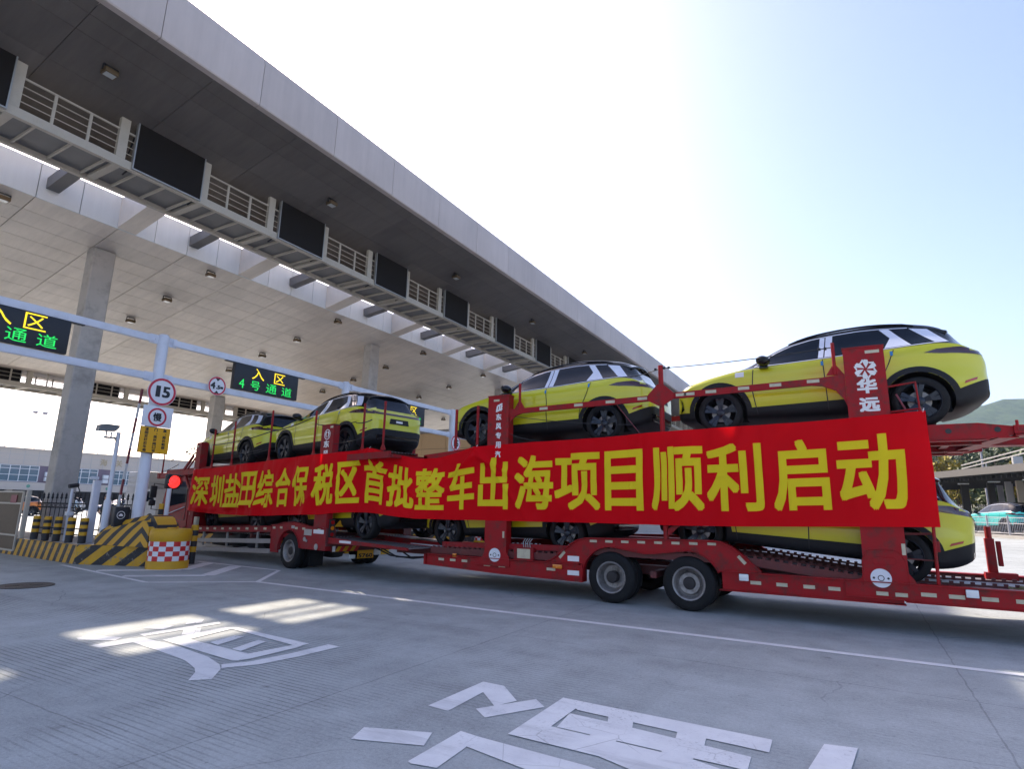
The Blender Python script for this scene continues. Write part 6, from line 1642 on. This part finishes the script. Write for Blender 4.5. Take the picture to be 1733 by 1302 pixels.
person('person', -38.5, 16.9, R(40), 'person in a light blue shirt and dark trousers standing beyond the iron fence', M['shirtblue'], M['navy'])

# parked cars in front of the customs building
def parked(x, y, rot, col, nm, label):
    m_ = mat(nm, col, .3, coat=1.0); c = copy_tree(suv); c.name = 'parked_car'; c.location = (x, y, 0); c.rotation_euler = (0,0,rot)
    if 'group' in c: del c['group']
    tag(c, label, 'car')
    for ch in c.children_recursive:
        if ch.type == 'MESH' and ch.data.materials and ch.data.materials[0] == M['paint']:
            ch.data = ch.data.copy(); ch.data.materials[0] = m_
    for ch in list(c.children):
        if ch.name.split('.')[0] in ('blue_door_guard','wing_sticker','bonnet_film','plate_sticker','pillar_film'): bpy.data.objects.remove(ch)
    return c
parked(-62, 22.6, R(80), (.60,.16,.01), 'orange_paint', 'orange car parked far beyond the brown mesh gate')
parked(-66, 27.6, R(80), (.62,.62,.62), 'white_paint', 'white car parked far beyond the gate, right of the orange car')
parked(-66, 33.5, R(95), (.03,.04,.08), 'dark_blue_paint', 'dark blue car parked far beyond the iron fence')

# ---------------------------------------------------------------- right hand background
D = Vector((-.397,.918,0)); Q = Vector((.918,.397,0))       # along the road, and away from the forecourt
K0 = Vector((5.9,37.7,0)); ZR = .667                         # the road lies a little higher than the forecourt
def kp(t, q, z): p = K0+D*t+Q*q; return (p.x, p.y, z)
vg = MB()
for q0, q1, z0, z1 in ((-14,-.05,.003,ZR-.10),(-.05,120,ZR-.10,ZR)):
    if q0 < -1: vg.add([kp(-60,q0,z0),kp(140,q0,z0),kp(140,q1,z1),kp(-60,q1,z1)],[(3,2,1,0)])
tag(vg.build('apron', M['ground'], smooth=0), 'pale concrete apron rising gently to the road beyond the transporter', kind='structure')
vg = MB(); vg.add([kp(-60,.1,ZR),kp(140,.1,ZR),kp(140,200,ZR),kp(-60,200,ZR)],[(3,2,1,0)])
tag(vg.build('road', mat('far_road', (.20,.195,.19), .8, var=.15), smooth=0), 'grey road behind the white railing', kind='structure')
kb_ = MB(); kb_.beam(kp(-60,0,ZR-.04),kp(140,0,ZR-.04),.22,.20); tag(kb_.build('kerb', M['islandtop'], smooth=0), 'low grey kerb below the white road railing', kind='structure')
M['fencewhite'] = mat('white_fence', (.38,.38,.41), .5, var=.06)
rf = empty('road_fence', tuple(K0), 'long white and grey railing along the road in front of the turquoise car', 'fence')
mb = MB(); t = -20.3
while t < 60:
    a = kp(t,0,ZR+.06); mb.beam(a,(a[0],a[1],ZR+.97),.07,.07,(1,0,0)); t += 1.5
wpart('post', mb, M['fencewhite'], rf, smooth=0)
mb = MB(); t = -20
for z in (.14,.60,.88): mb.beam(kp(-20,0,ZR+z),kp(60,0,ZR+z),.03,.035)
while t < 60: a = kp(t,0,ZR+.14); mb.beam(a,(a[0],a[1],ZR+.90),.014,.014,(1,0,0)); t += .115
wpart('rail', mb, M['fencewhite'], rf, smooth=0)
tq = parked(0, 0, math.atan2(-D.y,-D.x), (.02,.42,.42), 'turquoise_paint', 'turquoise car with dark windows on the road behind the white railing'); tq.name = 'turquoise_car'
p = kp(2.95,2.3,ZR); tq.location = p
# long flat roofed shelter
sh = empty('flat_roof_shelter', kp(5,6,ZR), 'long grey flat roofed checkpoint shelter with pale and dark columns behind the turquoise car', 'shelter')
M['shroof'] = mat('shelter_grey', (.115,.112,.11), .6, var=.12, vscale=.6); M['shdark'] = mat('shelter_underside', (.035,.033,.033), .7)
mb = MB(); mb.beam(kp(-20,3.4,4.24),kp(60,3.4,4.24),.15,.42); mb.beam(kp(-20,7.4,4.42),kp(60,7.4,4.42),7.84,.10); wpart('roof', mb, M['shroof'], sh, smooth=0)
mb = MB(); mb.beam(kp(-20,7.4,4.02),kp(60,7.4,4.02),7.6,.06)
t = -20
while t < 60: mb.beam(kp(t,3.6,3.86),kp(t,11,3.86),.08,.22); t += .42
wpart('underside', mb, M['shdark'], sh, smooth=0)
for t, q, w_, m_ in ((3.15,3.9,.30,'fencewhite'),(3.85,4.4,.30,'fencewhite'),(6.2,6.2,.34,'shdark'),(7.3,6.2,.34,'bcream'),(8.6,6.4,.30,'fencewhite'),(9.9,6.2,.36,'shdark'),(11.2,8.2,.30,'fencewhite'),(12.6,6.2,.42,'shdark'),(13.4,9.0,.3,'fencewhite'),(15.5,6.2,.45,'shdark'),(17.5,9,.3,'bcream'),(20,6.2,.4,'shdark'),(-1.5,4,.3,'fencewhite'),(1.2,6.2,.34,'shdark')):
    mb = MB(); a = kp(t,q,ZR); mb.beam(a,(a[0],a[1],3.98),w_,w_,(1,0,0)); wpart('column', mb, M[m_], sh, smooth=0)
for t in range(2,24,3):
    mb = MB(); a = kp(t,5.2,0); mb.cham(a[0]-.3,a[0]+.3,a[1]-.25,a[1]+.25,3.66,3.74,.02); wpart('lamp', mb, M['lampclear'], sh)
mb = MB()
for z in (0,.28): mb.beam(kp(21,11.2,5.45+z),kp(8,11.2,6.6+z),.09,.08)
for t in (12,15,18): a = kp(t,11.2,4.47); mb.beam(a,(a[0],a[1],6.4-.09*(t-10)),.08,.08,(1,0,0))
a = kp(14.6,11.2,4.47); mb.beam(a,(a[0],a[1],5.9),.55,.55,(1,0,0))
wpart('roof_rail', mb, M['galv'], sh, smooth=0)
lp = empty('white_mast', kp(22.4,13.7,ZR), 'thin white lamp mast rising behind the flat roofed shelter', 'mast')
mb = MB(); a = kp(22.4,13.7,ZR); mb.tube([a,(a[0],a[1],7.9)],.08,8); mb.cham(a[0]-.14,a[0]+.14,a[1]-.12,a[1]+.12,7.0,7.6,.03); wpart('pole', mb, M['fencewhite'], lp)
wl = empty('white_boundary_fence', kp(20,14,ZR), 'pale slatted boundary fence behind the shelter columns', 'fence')
mb = MB(); t = -20
while t < 60: a = kp(t,14,ZR); mb.beam(a,(a[0],a[1],2.6),.14,.05,(1,0,0)); t += .28
mb.beam(kp(-20,14,1.2),kp(60,14,1.2),.04,.06); mb.beam(kp(-20,14,2.4),kp(60,14,2.4),.04,.06)
wpart('slats', mb, M['fencewhite'], wl, smooth=0)

# trees: leaf clumps on branching limbs
def leaf_mat(name, c0, c1):
    m = bpy.data.materials.new(name); m.use_nodes = True; n = m.node_tree.nodes; l = m.node_tree.links; b = n['Principled BSDF']
    g_ = n.new('ShaderNodeNewGeometry'); r_ = n.new('ShaderNodeValToRGB'); r_.color_ramp.elements[0].color = (*c0,1); r_.color_ramp.elements[1].color = (*c1,1)
    l.new(g_.outputs['Random Per Island'], r_.inputs['Fac']); l.new(r_.outputs['Color'], b.inputs['Base Color']); b.inputs['Roughness'].default_value = .6
    return m
M['leafdark'] = leaf_mat('dark_leaves', (.02,.035,.012), (.06,.085,.028)); M['leafmid'] = leaf_mat('green_leaves', (.035,.06,.018), (.09,.12,.035)); M['leafyel'] = leaf_mat('yellow_leaves', (.20,.17,.015), (.36,.28,.03)); M['bark'] = mat('bark', (.10,.075,.055), .9, var=.3)
def tree(x, y, h, r, m, label, n_=1500, ls=.26, z0=ZR):
    rg = random.Random(int(x*13+y*7)); o = empty('broadleaf_tree', (x, y, z0), label, 'tree', 'trees behind the shelter')
    mb = MB(); mb.tube([(x,y,z0),(x+.1,y,z0+h*.3),(x-.1,y+.1,z0+h*.55),(x,y,z0+h*.8)],[.18,.13,.08,.03],8)
    cl_ = []
    for k in range(18):
        a = rg.uniform(0,6.28); q = r*rg.uniform(.2,.8); z = h*rg.uniform(.35,.9)
        c = Vector((x+q*math.cos(a), y+q*math.sin(a), z0+z)); cl_.append((c, r*rg.uniform(.26,.46)))
        mb.tube([(x,y,z0+h*rg.uniform(.25,.5)), (x+.5*(c.x-x), y+.5*(c.y-y), c.z-h*.1), c],[.06,.04,.015],5)
    wpart('trunk', mb, M['bark'], o)
    mb = MB()
    for i in range(n_):
        c, cr = rg.choice(cl_); d = Vector((rg.gauss(0,1),rg.gauss(0,1),rg.gauss(0,.8))); d = d.normalized()*cr*rg.random()**.4
        p = c+d; s_ = ls*rg.uniform(.5,1.2); u = Vector((rg.gauss(0,1),rg.gauss(0,1),rg.gauss(0,1))).normalized(); v = u.cross(Vector((rg.gauss(0,1),rg.gauss(0,1),rg.gauss(0,1)))).normalized()
        mb.add([p-u*s_, p-v*s_*.5, p+u*s_, p+v*s_*.5], [(0,1,2,3)])
    wpart('crown', mb, m, o, smooth=0, fixn=False)
tl_ = ['dark green tree behind the shelter, close to the banner edge','yellow leaved tree standing out against the green trees behind the shelter','dark green tree just right of the yellow tree behind the shelter','mid green tree below the red upper ramp behind the shelter','broad green tree above the shelter roof near the right edge','tall green tree at the right edge behind the shelter','low green tree seen between the shelter columns','small yellow tree at the right edge above the shelter roof','dark tree above the left end of the shelter roof']
i = 0
for t, q, h, r, m in ((37,18,7.6,3.2,'leafdark'),(31.2,16.5,6.5,1.9,'leafyel'),(27.5,18,7.4,2.8,'leafdark'),(25,22,8.6,3.2,'leafmid'),(20.5,19,8.2,3.2,'leafmid'),(16.5,21,9.4,3.4,'leafdark'),(24,15.5,3.6,2.0,'leafmid'),(17.3,13.0,5.0,.9,'leafyel'),(33,20,7.8,3.0,'leafdark')):
    p = kp(t,q,0); tree(p[0],p[1],h*1.1,r*1.08,M[m],tl_[i]); i += 1
# far wood on the slope
wood = MB(); rg = random.Random(5)
for k in range(14000):
    t = rg.uniform(-10,130); q = rg.uniform(25,75); base = ZR+.13*max(0,q-25)
    hmax = 7.5+.17*(q-25)+2.0*mn.noise(Vector((t*.10,q*.15,2)))+1.6*mn.noise(Vector((t*.33,q*.3,5)))
    z = base*.6+hmax*rg.random()**.35; a = kp(t,q,z); p = Vector(a); s_ = rg.uniform(.3,.75); u = Vector((rg.gauss(0,1),rg.gauss(0,1),rg.gauss(0,1))).normalized(); v = u.cross(Vector((rg.gauss(0,1),rg.gauss(0,1),rg.gauss(0,1)))).normalized()
    wood.add([p-u*s_, p-v*s_*.6, p+u*s_, p+v*s_*.6], [(0,1,2,3)])
tag(wood.build('woodland', M['leafmid'], smooth=0, fixn=False), 'dense green wood on the slope behind the shelter', 'woodland', kind='stuff')
def hill_material():
    m = bpy.data.materials.new('forested_hill'); m.use_nodes = True; n = m.node_tree.nodes; l = m.node_tree.links; b = n['Principled BSDF']
    tc = n.new('ShaderNodeTexCoord'); nz = n.new('ShaderNodeTexNoise'); nz.inputs['Scale'].default_value = .05; nz.inputs['Detail'].default_value = 10; nz.inputs['Roughness'].default_value = .75; l.new(tc.outputs['Object'], nz.inputs['Vector'])
    r_ = n.new('ShaderNodeValToRGB'); r_.color_ramp.elements[0].color = (.018,.045,.015,1); r_.color_ramp.elements[1].color = (.075,.125,.04,1); r_.color_ramp.elements[0].position = .35; r_.color_ramp.elements[1].position = .65
    l.new(nz.outputs['Fac'], r_.inputs['Fac']); l.new(r_.outputs['Color'], b.inputs['Base Color']); b.inputs['Roughness'].default_value = .9
    bp = n.new('ShaderNodeBump'); bp.inputs['Strength'].default_value = .8; bp.inputs['Distance'].default_value = 6; l.new(nz.outputs['Fac'], bp.inputs['Height']); l.new(bp.outputs['Normal'], b.inputs['Normal'])
    return m
hl = MB(); NXh, NYh = 90, 30
for i in range(NXh+1):
    for j in range(NYh+1):
        x = -900+2400*i/NXh; y = 700+900*j/NYh
        e = min(1, j/12)*min(1,(NYh-j)/8+.3)
        hgt = 205+40*mn.noise(Vector((x*.003,y*.002,1)))+22*mn.noise(Vector((x*.011,y*.011,4)))+9*mn.noise(Vector((x*.04,y*.04,9)))
        hgt *= .80*min(1, max(.0,(x+900)/500))
        hl.v.append((x,y,-2+hgt*e))
for i in range(NXh):
    for j in range(NYh): a = i*(NYh+1)+j; hl.f.append((a,a+NYh+1,a+NYh+2,a+1)); hl.m.append(0)
tag(hl.build('hills', hill_material(), smooth=180), 'hazy forested hills on the horizon', kind='structure')
for x, y, z, lb in ((330,1120,170,'tiny lattice pylon on the hill crest at the right edge'),(300,1120,168,'tiny lattice pylon on the hill crest, left one of the two')):
    o = empty('pylon', (x,y,z), lb, 'pylon', 'pylons on the hill')
    mb = MB()
    for a in ((-3,-3),(3,-3),(3,3),(-3,3)): mb.beam((x+a[0],y+a[1],z-20),(x+a[0]*.15,y+a[1]*.15,z+32),.8,.8)
    for q, w_ in ((14,11),(22,9),(30,7)): mb.beam((x-w_,y,z+q),(x+w_,y,z+q),.8,.8)
    wpart('tower', mb, M['farsteel'], o, smooth=0)

# ---------------------------------------------------------------- air
hz = MB(); hz.box(-400,1600,-60,1750,-1.6,240)
hm = bpy.data.materials.new('haze_air'); hm.use_nodes = True; n = hm.node_tree.nodes; l = hm.node_tree.links
n.remove(n['Principled BSDF']); pv = n.new('ShaderNodeVolumePrincipled'); pv.inputs['Color'].default_value = (.50,.68,1.0,1); pv.inputs['Density'].default_value = .0002; pv.inputs['Anisotropy'].default_value = .2
l.new(pv.outputs[0], n['Material Output'].inputs['Volume'])
tag(hz.build('haze', hm, smooth=0), kind='stuff')
